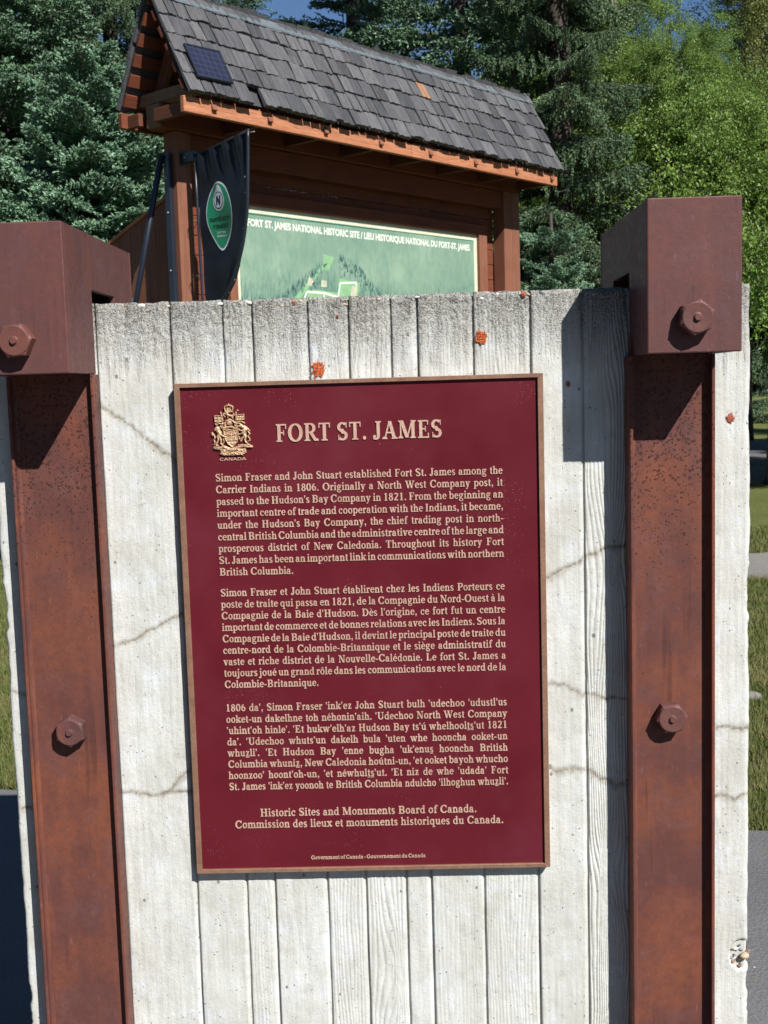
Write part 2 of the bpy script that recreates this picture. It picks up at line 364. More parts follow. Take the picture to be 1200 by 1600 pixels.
# ------------------------------------------------------------------ board-marked concrete wall
WX0, WX1, WT = -0.721, 0.579, 1.755
root = thing('concrete_wall', 'pale board-marked concrete wall carrying the maroon plaque, weathered grey along its top', 'wall', (-0.063, 0.07, 0))
RO = Vector((0.063, -0.07, 0))            # world -> wall coordinates
core = box('core', (WX0+0.004, 0.0065, -0.3), (WX1-0.004, 0.135, WT-0.006), M_CON, root, 0.004); core.location = RO
cracks = [[(-0.540, 1.590), (-0.522, 1.575), (-0.487, 1.552), (-0.450, 1.520), (-0.425, 1.500), (-0.400, 1.482)],
          [(-0.540, 1.160), (-0.515, 1.166), (-0.490, 1.172), (-0.465, 1.190), (-0.430, 1.205), (-0.400, 1.222)],
          [(-0.540, 0.896), (-0.500, 0.895), (-0.470, 0.888), (-0.440, 0.898), (-0.395, 0.897)],
          [(-0.450, 0.895), (-0.430, 0.915), (-0.415, 0.930), (-0.395, 0.940)],
          [(0.200, 1.262), (0.235, 1.265), (0.262, 1.280), (0.300, 1.300), (0.340, 1.315), (0.39, 1.325)],
          [(0.200, 1.082), (0.235, 1.080), (0.262, 1.070), (0.290, 1.055), (0.330, 1.050), (0.40, 1.044)],
          [(0.200, 0.928), (0.240, 0.920), (0.270, 0.924), (0.300, 0.915), (0.335, 0.895), (0.40, 0.885)],
          [(0.505, 0.990), (0.540, 0.993), (0.585, 0.988)],
          [(0.505, 0.862), (0.525, 0.872), (0.550, 0.860), (0.565, 0.866), (0.585, 0.872)],
          [(-0.71, 1.085), (-0.69, 1.078), (-0.66, 1.080)], [(-0.71, 0.87), (-0.68, 0.876), (-0.66, 0.88)]]
def seg_dist(X, Z, pl):
    d = np.full(X.shape, 9.0)
    for (ax, az_), (bx, bz) in zip(pl[:-1], pl[1:]):
        vx, vz = bx-ax, bz-az_; t = np.clip(((X-ax)*vx+(Z-az_)*vz)/(vx*vx+vz*vz), 0, 1)
        d = np.minimum(d, np.hypot(X-ax-t*vx, Z-az_-t*vz))
    return d
# left, right, set-back, ridge strength, ridge period, cell width
STRIPS = [(-0.721, -0.5335, 0.000, 0.10, 0.010, .004), (-0.5335, -0.4045, 0.001, 0.22, 0.011, .002), (-0.4045, -0.3150, 0.000, 0.25, 0.008, .002),
          (-0.3150, -0.2640, 0.0012, 0.55, 0.0055, .0014), (-0.2640, -0.1700, 0.0002, 0.20, 0.009, .002), (-0.1700, -0.1010, 0.0012, 1.2, 0.0075, .0014),
          (-0.1010, -0.0290, 0.0004, 1.1, 0.0085, .0014), (-0.0290, 0.0160, 0.0014, 0.20, 0.007, .002), (0.0160, 0.1100, 0.0002, 0.45, 0.0070, .0015),
          (0.1100, 0.2065, 0.0010, 0.85, 0.0062, .0014), (0.2065, 0.2940, 0.0002, 0.15, 0.010, .002), (0.2940, 0.3950, 0.0018, 2.3, 0.0050, .0010),
          (0.3950, 0.5790, 0.0006, 0.25, 0.011, .002)]
def cast_board(k, x0, x1, back, gs, per, cell):
    g = 0.0016
    n = int((x1-x0)/cell)
    xs = np.linspace(x0+g, x1-g, n)
    zs = np.concatenate([np.linspace(-0.1, 0.36, 12), np.arange(0.375, WT+0.0001, 0.0032)]); zs[-1] = WT
    X, Z = np.meshgrid(xs, zs, indexing='ij')
    # vertical wobble of the saw-cut board edges
    wob = (fbm(Z*9+k*3.1, Z*0+k, 11+k, 3)-0.5)*0.0022
    Xw = X+wob
    warp = (fbm(X*14+k*7, Z*2.6+k*3, 31+k, 3)-0.5)*0.05*min(1.0, 0.35+gs*0.5)
    # knots: the grain swings round them
    kr = np.random.default_rng(100+k)
    for _ in range(3 if gs < 0.3 else 2):
        kx = kr.uniform(x0+0.2*(x1-x0), x1-0.2*(x1-x0)); kz = kr.uniform(0.5, 1.7)
        if k == 1: kx, kz = [(-0.455, 1.44), (-0.43, 1.38), (-0.46, 0.93)][_]
        if k == 12: kx, kz = [(0.545, 1.41), (0.53, 1.33), (0.55, 0.7)][_]
        rr = np.hypot((X-kx)/0.030, (Z-kz)/0.085); warp = warp+0.018*np.exp(-rr*rr)*np.sign(X-kx+1e-6)*np.minimum(1, abs(X-kx)/0.01)
    ph = (X+warp)/per*2*np.pi
    kn = [(-0.462, 1.415), (-0.428, 1.47)] if k == 1 else [(0.548, 1.40)] if k == 12 else []
    rid = (np.abs(np.sin(ph*0.5))**0.7-0.6)
    gmod = fbm(X*40+k, Z*1.5+5, 61+k, 3)
    y = back-0.0011*gs*rid*(0.35+1.3*gmod)
    for kx, kz in kn:
        rr = np.hypot((X-kx)/0.8, (Z-kz)/1.25); f = np.clip(1-rr/0.045, 0, 1); y -= 0.0007*f*np.sin(rr/0.0046*2*np.pi+fbm(X*30, Z*30, 9, 2)*4)*np.clip(rr/0.004, 0, 1)
        if k == 1 and kx < -0.45: y -= 0.0016*np.clip(1-np.hypot((X-kx+0.004)/0.012, (Z-kz-0.0-(X-kx)*0.3)/0.0035), 0, 1)
    y += (fbm(X*160+k, Z*8, 71+k, 3)-0.5)*0.0010
    y += (fbm(X*60, Z*30, 81, 5)-0.5)*0.0016
    y += (fbm(X*300, Z*300, 83, 2)-0.5)*0.00035
    # eroded band under the top
    er = np.clip((Z-(WT-0.115)+0.07*(fbm(X*22, Z*5, 91, 3)-0.5)*2)/0.10, 0, 1)**1.5
    y += er*((fbm(X*210, Z*210, 95, 3)-0.5)*0.0052+0.0008)
    y += np.clip((Z-(WT-0.010))/0.010, 0, 1)**2*0.004
    # cracks
    cr = np.zeros_like(X); cc = np.zeros_like(X)
    jx = (fbm(X*70, Z*70, 101, 3)-0.5)*0.012; jz = (fbm(X*70, Z*70, 107, 3)-0.5)*0.012
    for pl in cracks:
        d = seg_dist(X+jx, Z+jz, pl)
        cr = np.maximum(cr, np.clip(1.1-d/(0.004+0.008*fbm(X*40, Z*40, 151, 2)), 0, 1)*0.7); cc = np.maximum(cc, np.clip(1.2-d/0.0017, 0, 1)*0.6); y += 0.0010*np.clip(1-d/0.0022, 0, 1)
    # chamfer into the joints
    ch = np.clip(1-(Xw-x0-g*0.7)/0.0020, 0, 1); y += 0.0026*ch**1.5
    ch = np.clip(1-(x1-g*0.7-Xw)/0.0055, 0, 1); y += 0.0042*ch**1.2
    # top edge and outer edges are chipped
    zt = (fbm(X[:, :1]*60+40, Z[:, :1]*0+3, 111, 4)-0.5)*0.0035
    Zp = Z+zt*np.clip((Z-(WT-0.05))/0.05, 0, 1)
    Xp = X.copy()
    e = (fbm(Z*17, Z*0+9, 121, 5)-0.62)*0.006+np.where(fbm(Z*6, Z*0+2, 141, 2) > 0.66, (fbm(Z*60, Z*0+4, 143, 2)-0.7)*0.008, 0)
    if k == 12: Xp += np.clip((X-(x1-0.02))/0.02, 0, 1)*np.minimum(0.002, e)
    if k == 0: Xp -= np.clip(((x0+0.02)-X)/0.02, 0, 1)*np.minimum(0.002, e)
    if k == 12: # rounded broken arris on the outer edge
        y += np.clip((X-(x1-0.012))/0.012, 0, 1)**2*0.004
        dd = np.hypot((X-0.565)/0.020, (Z-0.575)/0.026); m = np.clip(1.15-dd, 0, 1); y += np.minimum(m*0.03, 0.008)*(0.7+0.6*fbm(X*120, Z*120, 5, 2))
        cr = np.maximum(cr, m*0.5)
    A, B = X.shape
    V = np.stack([Xp, y, Zp], -1)
    # skirts back to the core at both sides and over the top
    L = V[:1].copy(); L[..., 1] = 0.0125; R = V[-1:].copy(); R[..., 1] = 0.0125
    V = np.concatenate([L, V, R], 0); cr = np.concatenate([cr[:1], cr, cr[-1:]]); cc = np.concatenate([cc[:1], cc, cc[-1:]])
    T = V[:, -1:].copy(); T[..., 1] = 0.020; T[..., 2] -= 0.001
    V = np.concatenate([V, T], 1); cr = np.concatenate([cr, cr[:, -1:]], 1); cc = np.concatenate([cc, cc[:, -1:]*0], 1)
    a, b = V.shape[:2]; i = np.arange(a*b).reshape(a, b)
    F = np.stack([i[:-1, :-1], i[1:, :-1], i[1:, 1:], i[:-1, 1:]], -1).reshape(-1, 4)
    o = ob('board_impression', mesh_np('board_impression', V.reshape(-1, 3), F, [M_CON], True, dict(crack=cr.ravel(), crackcore=cc.ravel())), root, RO)
for k, s in enumerate(STRIPS): cast_board(k, *s)

# pebbles showing along the weathered top edge and in the broken corner
def blob(name, mat, seed, sub=2):
    bm = bmesh.new(); bmesh.ops.create_icosphere(bm, subdivisions=sub, radius=1.0); r = random.Random(seed)
    off = [Vector((r.uniform(-1, 1), r.uniform(-1, 1), r.uniform(-1, 1))).normalized() for _ in range(7)]
    for v in bm.verts:
        d = v.co.normalized(); v.co *= 1+0.22*sum(max(0, d.dot(o))**3 for o in off)-0.35
    return bm_mesh(name, bm, [mat], True)
PM = [plain('pebble_white', (0.62, 0.60, 0.56), 0.6), plain('pebble_tan', (0.42, 0.33, 0.23), 0.6), plain('pebble_slate', (0.16, 0.18, 0.20), 0.6), plain('pebble_brown', (0.25, 0.15, 0.10), 0.6)]
PB = [[blob('pebble', m, i*5+j) for j in range(2)] for i, m in enumerate(PM)]
pr = random.Random(5)
def pebble(x, y, z, s, m):
    o = ob('pebble', PB[m][pr.randrange(2)], root, RO+Vector((x, y, z)), (pr.uniform(-.5, .5), pr.uniform(-.4, .4), pr.uniform(-.5, .5))); o.scale = (s*pr.uniform(1.0, 1.5), s*0.7, s*pr.uniform(0.6, 0.9))
for i in range(46):
    x = pr.uniform(-0.51, 0.36); pebble(x, 0.004+pr.uniform(-0.001, 0.003), WT-0.005-abs(pr.gauss(0, 0.007)), pr.uniform(0.0020, 0.0050), pr.choice([0, 0, 1, 1, 2, 3]))
for x, s, m in ((-0.323, .011, 0), (-0.307, .006, 2), (-0.270, .009, 0), (-0.295, .006, 1), (-0.452, .008, 0), (0.018, .008, 0), (0.004, .007, 2), (0.153, .009, 0), (0.226, .008, 2), (0.085, .006, 1), (-0.48, .005, 3)):
    pebble(x, 0.005, WT-0.0055, s*0.72, m)
for i in range(26):
    pebble(0.563+pr.gauss(0, 0.011), 0.003+pr.uniform(0, 0.005), 0.575+pr.gauss(0, 0.015), pr.uniform(0.002, 0.005), pr.choice([0, 2, 2, 3, 1]))
pebble(0.571, 0.001, 0.572, 0.010, 1)
for x, z in ((0.572, 1.527), (0.573, 1.521), (0.566, 1.523)): pebble(x-0.003, 0.0025, z, 0.0032, pr.choice([0, 1, 2]))

# orange lichen rosettes
M_LICH = plain('orange_lichen', (0.47, 0.105, 0.026), 0.9, var=0.5, scale=300)
M_LICHD = plain('faded_red_lichen', (0.40, 0.10, 0.05), 0.9, var=0.3, scale=300)
def lichen(x, z, r, mat=M_LICH):
    q = random.Random(int(x*9999)); bm = bmesh.new()
    for i in range(int(90+r*14000)):
        a = q.uniform(0, 6.283); d = r*math.sqrt(q.random())*(0.9+0.12*math.sin(a*4+x*50)+0.10*math.sin(a*7+z*90)); d *= 1.25 if q.random() < .08 else 1; s = r*q.uniform(0.045, 0.11)
        mtx = Matrix.Translation((x+d*math.cos(a)*0.88, -0.0009, z+d*math.sin(a))) @ Matrix.Diagonal((s, 0.0005+q.random()*0.0005, s*q.uniform(.7, 1.2), 1))
        bmesh.ops.create_icosphere(bm, subdivisions=1, radius=1.0, matrix=mtx)
    ob('lichen', bm_mesh('lichen', bm, [mat], True), root, RO)
lichen(-0.1542, 1.6335, 0.0135); lichen(0.1230, 1.6790, 0.0120); lichen(-0.192, 1.746, 0.0045); lichen(0.196, 1.749, 0.0055)
lichen(0.2690, 1.5960, 0.0050, M_LICHD); lichen(0.5430, 1.5310, 0.0085, M_LICHD); lichen(-0.118, 1.722, 0.0030, M_LICHD)

# ------------------------------------------------------------------ weathering-steel posts with caps
def hex_bolt(y_face, parent, x, z, rot, r=0.0285, h=0.024):
    """head seen along +y, flat circle in front, chamfered hexagon behind, small stub in the middle"""
    n = 24; V = []; F = []
    def ring(fn, y):
        b = len(V)
        for i in range(n):
            a = 2*math.pi*i/n+rot; rr = fn(a-rot); V.append((rr*math.cos(a), y, rr*math.sin(a)))
        return b
    hexr = lambda a: r*math.cos(math.pi/6)/math.cos(((a) % (math.pi/3))-math.pi/6)
    rings = [ring(lambda a: r*0.17, -h-0.0035), ring(lambda a: r*0.20, -h-0.002), ring(lambda a: r*0.20, -h-0.0001), ring(lambda a: r*0.27, -h+0.0006), ring(lambda a: r*0.78, -h), ring(lambda a: r*0.825, -h+0.0006),
             ring(lambda a: hexr(a)*0.985, -h+0.0032), ring(hexr, -h+0.0042), ring(hexr, 0.002)]
    for a, b in zip(rings[:-1], rings[1:]):
        for i in range(n): F.append((a+i, a+(i+1) % n, b+(i+1) % n, b+i))
    F.append(tuple(rings[0]+i for i in range(n))[::-1])
    me = mesh_from('bolt', V, F, [M_BOLT])
    return ob('bolt', me, parent, (x, y_face, z))
def steel_post(px0, px1, cx0, cx1, zc0, zc1, web, front, cyf, cyb, label, bolts, tf=0.0058):
    rx = (px0+px1)/2
    root = thing('steel_post', label, 'post', (rx, 0, 0)); q = Vector((-rx, 0, 0))
    zt = zc0+0.03; ztf = zc0-0.0008
    # channel: web between two flanges with a small root fillet
    prof = [(px0+tf, web+0.0), (px0+tf+0.0035, web-0.0006), (px0+tf+0.001, web-0.004)]
    prism('web', [(px0+tf+0.0005, web), (px1-tf-0.0005, web), (px1-tf-0.0005, -0.002), (px0+tf+0.0005, -0.002)], -0.3, zt, 'xy', M_POST, root).location = q
    for s, x in ((1, px0), (-1, px1)):
        xi = x+s*tf
        poly = [(x, front+0.0015), (x+s*0.0015, front), (xi-s*0.001, front), (xi, front+0.001), (xi, web-0.006), (xi+s*0.002, web-0.002), (xi+s*0.006, web-0.0004), (xi+s*0.006, -0.0025), (x, -0.0025)]
        if s < 0: poly = poly[::-1]
        prism('flange', poly, -0.3, ztf, 'xy', M_POST, root).location = q
    # cap box straddling the wall; its sides are notched over the concrete
    th = 0.011; yn0, yn1, zn = -0.0035, 0.150, WT+0.023
    for x in (cx0, cx1-th):
        prism('cap_side_plate', [(cyf+0.0105, zc0), (yn0, zc0), (yn0, zn), (yn1, zn), (yn1, zc0), (cyb-0.0105, zc0), (cyb-0.0105, zc1-0.0006), (cyf+0.0105, zc1-0.0006)], x, x+th, 'yz', M_CAP, root, 0.0008).location = q
    box('cap_front_plate', (cx0-0.0006, cyf, zc0-0.0006), (cx1+0.0006, cyf+0.0102, zc1), M_CAP, root, 0.0022, 2).location = q
    box('cap_back_plate', (cx0-0.0006, cyb-0.0102, zc0-0.0006), (cx1+0.0006, cyb, zc1), M_CAP, root, 0.0022, 2).location = q
    box('cap_top_plate', (cx0+th+0.0003, cyf+0.0105, zc1-0.0120), (cx1-th-0.0003, cyb-0.0105, zc1-0.0012), M_CAP, root, 0.0022, 2).location = q
    box('cap_bottom_plate', (cx0+th+0.0005, cyf+0.0112, zc0+0.001), (cx1-th-0.0005, web-0.003, zc0+0.010), M_CAP, root, 0.0008).location = q
    for (x, z, kind, rot) in bolts:
        y = cyf if kind == 'cap' else web
        hex_bolt(y, root, x-rx, z, rot, 0.0285 if kind == 'cap' else 0.0275, 0.0235)
    return root
steel_post(0.3635, 0.5050, 0.3728, 0.5178, 1.6397, 1.8769, -0.030, -0.048, -0.155, 0.285,
           'rusty steel channel post with box cap on the right of the maroon plaque', [(0.4445, 1.6925, 'cap', 0.35), (0.4320, 1.0240, 'web', 0.12)])
steel_post(-0.6790, -0.5310, -0.6840, -0.5342, 1.6366, 1.8720, -0.020, -0.036, -0.160, 0.290,
           'rusty steel channel post with box cap on the left of the maroon plaque', [(-0.6120, 1.6885, 'cap', 0.1), (-0.6050, 1.0210, 'web', 0.55)])
# unseen plain block added behind the wall to throw shade on the path
back = thing('added_shade_block', 'unseen pale concrete block added behind the plaque wall to shade the path', 'wall', (-0.063, 0.88, 0))
box('slab', (-0.64, -0.55, -0.3), (0.60, 0.08, 1.77), M_CON, back, 0.006)
#@@PART2
# ------------------------------------------------------------------ serif lettering, drawn with a broad nib
GT, GH = 17.0, 8.2          # thick and thin stroke, cap height = 100, x-height = 70
def g_rect(x0, y0, x1, y1): return [[(x0, y0), (x1, y0), (x1, y1), (x0, y1)]]
def g_stem(x, y0, y1, w=GT): return g_rect(x-w/2, y0, x+w/2, y1)
def g_line(x0, y0, x1, y1, w):
    """diagonal whose width is measured horizontally"""
    return [[(x0-w/2, y0), (x0+w/2, y0), (x1+w/2, y1), (x1-w/2, y1)]]
def g_ser(x, y, hw=19, h=7, topside=False):
    y0, y1 = (y-h, y) if topside else (y, y+h)
    out = g_rect(x-hw, y0, x+hw, y1)
    s = -1 if topside else 1; yb = y0 if topside else y1      # small brackets
    out.append([(x-GT/2-6, yb), (x+GT/2+6, yb), (x+GT/2-1, yb+s*7), (x-GT/2+1, yb+s*7)])
    return out
def g_flag(x, y): return [[(x-GT/2-11, y-8), (x-GT/2-9, y-12), (x, y-9), (x+GT/2, y), (x+GT/2-4, y), (x-GT/2-2, y-5)]]
def g_arc(cx, cy, rx, ry, a0, a1, T=GT, t=GH, n=None):
    n = n or max(4, int(abs(a1-a0)/22)); out = []; pts = []
    for i in range(n+1):
        a = math.radians(a0+(a1-a0)*i/n); c, s = math.cos(a), math.sin(a)
        tx, ty = -rx*s, ry*c; L = math.hypot(tx, ty); w = t+(T-t)*abs(ty/L)**1.5; nx, ny = ty/L, -tx/L
        x, y = cx+rx*c, cy+ry*s; pts.append(((x+nx*w/2, y+ny*w/2), (x-nx*w/2, y-ny*w/2)))
    for a, b in zip(pts[:-1], pts[1:]): out.append([a[0], b[0], b[1], a[1]])
    return out
def g_dot(x, y, r=11): return [[(x+r*math.cos(2*math.pi*i/10), y+r*math.sin(2*math.pi*i/10)) for i in range(10)]]
def g_bowl(cx, y0, y1, rx, a0=0, a1=360, T=GT, t=GH): return g_arc(cx, (y0+y1)/2, rx, (y1-y0)/2-t/2, a0, a1, T, t)
def g_foot(x, y=0): return g_ser(x, y)
G = {}
def glyph(ch, adv, *parts): G[ch] = (adv, [p for q in parts for p in q])
X = 70
glyph('a', 70, g_stem(47, 12, 50), g_arc(30, 48, 17, 17.5, 0, 140), g_dot(17, 53, 10), g_bowl(28, -1, 41, 17, 55, 350), g_arc(57, 10, 9, 8, 180, 300, 12, 8))
glyph('b', 77, g_stem(20, 2, 104), g_flag(20, 104), g_bowl(43, -1, 71, 22, -150, 150), g_rect(10, 0, 16, 8))
glyph('c', 66, g_bowl(36, -1, 71, 23, 50, 318), g_dot(51, 54, 10.5))
glyph('d', 78, g_stem(57, 0, 104), g_flag(57, 104), g_bowl(35, -1, 71, 22, 30, 330), g_rect(57, 0, 76, 7))
glyph('e', 67, g_bowl(35, -1, 71, 22.5, 0, 322), g_rect(17, 35, 59, 43))
glyph('f', 52, g_stem(25, 0, 85), g_foot(25), g_rect(7, 61, 46, 69), g_arc(42, 82, 17, 18, 60, 180), g_dot(49, 93, 9))
glyph('g', 74, g_bowl(33, 23, 71, 18.5), g_rect(48, 60, 71, 69), g_arc(28, 18, 13, 9, 110, 270, 13, 9), g_arc(36, -12, 25, 16, -250, 90, 13, 10), g_rect(26, 5, 44, 15))
glyph('h', 79, g_stem(20, 0, 104), g_flag(20, 104), g_foot(20), g_stem(59, 0, 48), g_foot(59), g_arc(41, 47, 18, 18.5, 0, 165, GT, 11))
glyph('i', 42, g_stem(21, 0, X), g_flag(21, X), g_foot(21), g_dot(20, 93))
glyph('j', 42, g_stem(22, -10, X), g_flag(22, X), g_dot(21, 93), g_arc(5, -10, 17, 17, 0, -100), g_dot(0, -22, 9))
glyph('k', 79, g_stem(20, 0, 104), g_flag(20, 104), g_foot(20), g_line(28, 28, 60, 66, 12), g_line(62, 4, 40, 40, 23), g_ser(60, 70, 17, 7, True), g_ser(64, 0, 18))
glyph('l', 42, g_stem(21, 0, 104), g_flag(21, 104), g_foot(21))
glyph('m', 118, g_stem(20, 0, X), g_flag(20, X), g_foot(20), g_stem(59, 0, 48), g_foot(59), g_arc(41, 47, 18, 18.5, 0, 165, GT, 11), g_stem(98, 0, 48), g_foot(98), g_arc(80, 47, 18, 18.5, 0, 165, GT, 11))
glyph('n', 79, g_stem(20, 0, X), g_flag(20, X), g_foot(20), g_stem(59, 0, 48), g_foot(59), g_arc(41, 47, 18, 18.5, 0, 165, GT, 11))
glyph('o', 72, g_bowl(36, -1, 71, 23.5))
glyph('p', 77, g_stem(20, -31, X), g_flag(20, X), g_ser(20, -32), g_bowl(43, -1, 71, 22, -150, 150))
glyph('q', 77, g_stem(57, -31, 68), g_ser(57, -32), g_bowl(35, -1, 71, 22, 30, 330))
glyph('r', 56, g_stem(20, 0, X), g_flag(20, X), g_foot(20), g_arc(42, 46, 18, 19, 70, 165, 15, 12), g_dot(46, 60, 10))
glyph('s', 58, g_arc(29, 52, 15, 14.5, 40, 250, 17, 10), g_arc(29, 17, 16, 14, -140, 70, 17, 10), g_line(37, 25, 21, 45, 22), g_rect(9, 0, 14, 20), g_rect(42, 50, 47, 70))
glyph('t', 46, g_stem(22, 14, 86, 18), g_rect(6, 61, 41, 69), g_arc(31, 14, 9.5, 12, 180, 320, 17, 9))
glyph('u', 79, g_stem(20, 22, X), g_flag(20, X), g_stem(58, 0, X), g_flag(58, X), g_arc(38, 22, 18, 18, 180, 360, GT, 10), g_rect(58, 0, 76, 7))
glyph('v', 74, g_line(37, 0, 17, 68, 21), g_line(38, 0, 58, 68, 10), g_ser(17, X, 17, 7, True), g_ser(58, X, 14, 7, True))
glyph('w', 110, g_line(36, 0, 17, 68, 20), g_line(37, 0, 56, 68, 10), g_line(74, 0, 56, 68, 20), g_line(75, 0, 94, 68, 10), g_ser(17, X, 17, 7, True), g_ser(56, X, 15, 7, True), g_ser(94, X, 14, 7, True))
glyph('x', 76, g_line(58, 0, 19, X, 22), g_line(16, 0, 58, X, 10), g_ser(19, X, 17, 7, True), g_ser(58, X, 15, 7, True), g_ser(17, 0, 15), g_ser(58, 0, 17))
glyph('y', 74, g_line(39, 0, 18, 68, 21), g_line(28, -26, 59, 68, 10), g_ser(17, X, 17, 7, True), g_ser(59, X, 14, 7, True), g_dot(20, -24, 9))
glyph('z', 66, g_rect(9, 0, 58, 9), g_rect(9, 61, 57, 70), g_line(19, 2, 47, 68, 21), g_rect(9, 50, 14, 66), g_rect(53, 4, 59, 21))
glyph('A', 108, g_line(19, 0, 52, 100, 10), g_line(86, 0, 54, 100, 23), g_rect(30, 32, 74, 40), g_ser(18, 0, 18), g_ser(87, 0, 21))
glyph('B', 100, g_stem(28, 0, 100, 22), g_rect(8, 0, 55, 8), g_rect(8, 92, 52, 100), g_rect(28, 48, 55, 56), g_arc(52, 74, 24, 22, -90, 90, 22, 9), g_arc(54, 27, 27, 23, -90, 90, 22, 9))
glyph('C', 100, g_arc(54, 50, 38, 47, 35, 325, 23, 10), g_rect(84, 66, 90, 100), g_rect(85, 16, 90, 26))
glyph('D', 108, g_stem(28, 0, 100, 22), g_rect(8, 0, 50, 8), g_rect(8, 92, 50, 100), g_arc(49, 50, 41, 46, -90, 90, 23, 9))
glyph('E', 95, g_stem(28, 0, 100, 22), g_rect(8, 0, 82, 8), g_rect(8, 92, 80, 100), g_rect(28, 47, 60, 55), g_rect(76, 0, 84, 28), g_rect(73, 74, 80, 100), g_rect(57, 36, 63, 66))
glyph('F', 88, g_stem(28, 0, 100, 22), g_rect(8, 0, 49, 8), g_rect(8, 92, 79, 100), g_rect(28, 47, 60, 55), g_rect(72, 72, 79, 100), g_rect(57, 36, 63, 66))
glyph('G', 108, g_arc(54, 50, 38, 47, 35, 345, 23, 10), g_rect(84, 66, 90, 100), g_stem(88, 6, 44, 21), g_rect(68, 40, 104, 47))
glyph('H', 112, g_stem(28, 0, 100, 22), g_stem(84, 0, 100, 22), g_rect(28, 47, 84, 55), g_ser(28, 0, 20), g_ser(84, 0, 20), g_ser(28, 100, 20, 7, True), g_ser(84, 100, 20, 7, True))
glyph('I', 56, g_stem(28, 0, 100, 22), g_ser(28, 0, 20), g_ser(28, 100, 20, 7, True))
glyph('J', 66, g_stem(40, 18, 100, 22), g_ser(40, 100, 20, 7, True), g_arc(22, 18, 18, 17, 0, -140, 20, 9), g_dot(13, 13, 11))
glyph('L', 92, g_stem(28, 0, 100, 22), g_rect(8, 0, 80, 8), g_ser(28, 100, 20, 7, True), g_rect(74, 0, 82, 30))
glyph('M', 134, g_stem(22, 0, 96, 10), g_line(66, 4, 28, 100, 24), g_line(66, 4, 103, 100, 10), g_stem(108, 0, 100, 22), g_ser(22, 0, 16), g_ser(108, 0, 20), g_ser(24, 100, 18, 7, True), g_ser(110, 100, 18, 7, True))
glyph('N', 110, g_stem(24, 0, 96, 10), g_stem(88, 2, 100, 10), g_line(84, 0, 28, 100, 24), g_ser(24, 0, 16), g_ser(24, 100, 18, 7, True), g_ser(88, 100, 16, 7, True))
glyph('O', 109, g_arc(54, 50, 40, 47, 0, 360, 24, 9))
glyph('P', 89, g_stem(28, 0, 100, 22), g_ser(28, 0, 21), g_rect(8, 92, 52, 100), g_rect(28, 42, 52, 50), g_arc(51, 71, 27, 25, -90, 90, 22, 9))
glyph('R', 102, g_stem(28, 0, 100, 22), g_ser(28, 0, 20), g_rect(8, 92, 52, 100), g_rect(28, 45, 52, 53), g_arc(50, 72.5, 26, 23.5, -90, 90, 22, 9), g_line(88, 0, 52, 50, 24), g_ser(92, 0, 14))
glyph('S', 84, g_arc(42, 74, 25, 22, 35, 250, 22, 10), g_arc(42, 26, 26, 22, -145, 70, 22, 10), g_line(52, 36, 33, 64, 28), g_rect(13, 0, 19, 30), g_rect(66, 70, 72, 100))
glyph('T', 92, g_stem(46, 0, 100, 22), g_ser(46, 0, 22), g_rect(6, 92, 86, 100), g_rect(6, 72, 13, 100), g_rect(79, 72, 86, 100))
glyph('U', 108, g_stem(28, 32, 100, 22), g_stem(84, 32, 100, 10), g_arc(56, 32, 28, 29, 180, 360, 20, 9), g_ser(28, 100, 20, 7, True), g_ser(84, 100, 16, 7, True))
glyph('W', 140, g_line(46, 0, 20, 98, 22), g_line(47, 0, 74, 98, 10), g_line(96, 0, 70, 98, 22), g_line(97, 0, 122, 98, 10), g_ser(20, 100, 19, 7, True), g_ser(71, 100, 18, 7, True), g_ser(122, 100, 15, 7, True))
glyph('0', 76, g_arc(38, 50, 25, 46, 0, 360, 21, 9))
glyph('1', 76, g_stem(40, 0, 100, 21), g_ser(40, 0, 22), g_line(22, 84, 38, 99, 14))
glyph('2', 76, g_arc(37, 72, 22, 23, -10, 160, 21, 10), g_line(17, 6, 57, 66, 20), g_rect(9, 0, 66, 13))
glyph('4', 76, g_stem(50, 0, 100, 19), g_rect(6, 26, 70, 36), g_line(10, 34, 46, 98, 12))
glyph('6', 76, g_arc(39, 31, 22, 26, 0, 360, 19, 10), g_arc(50, 34, 34, 58, 95, 178, 20, 11))
glyph('8', 76, g_arc(38, 74, 19, 20, 0, 360, 17, 10), g_arc(38, 27, 22, 24, 0, 360, 19, 10))
glyph('.', 38, g_dot(19, 9, 11)); glyph(',', 38, g_dot(19, 9, 11), g_line(15, -20, 25, 5, 9))
glyph("'", 30, g_dot(15, 90, 10), g_line(11, 66, 21, 88, 9)); glyph('-', 46, g_rect(6, 27, 40, 39)); glyph(' ', 38)
for base, ch, acc in (('e', 'é', 1), ('e', 'è', -1), ('u', 'ú', 1), ('a', 'à', -1), ('o', 'ô', 0)):
    c = G[base][0]/2; A = ([g_line(c-4, 80, c+12, 100, 13)] if acc == 1 else [g_line(c+4, 80, c-12, 100, 13)] if acc == -1 else [g_line(c-16, 80, c, 100, 9), g_line(c+16, 80, c, 100, 9)])
    G[ch] = (G[base][0], G[base][1]+[p for a in A for p in a])
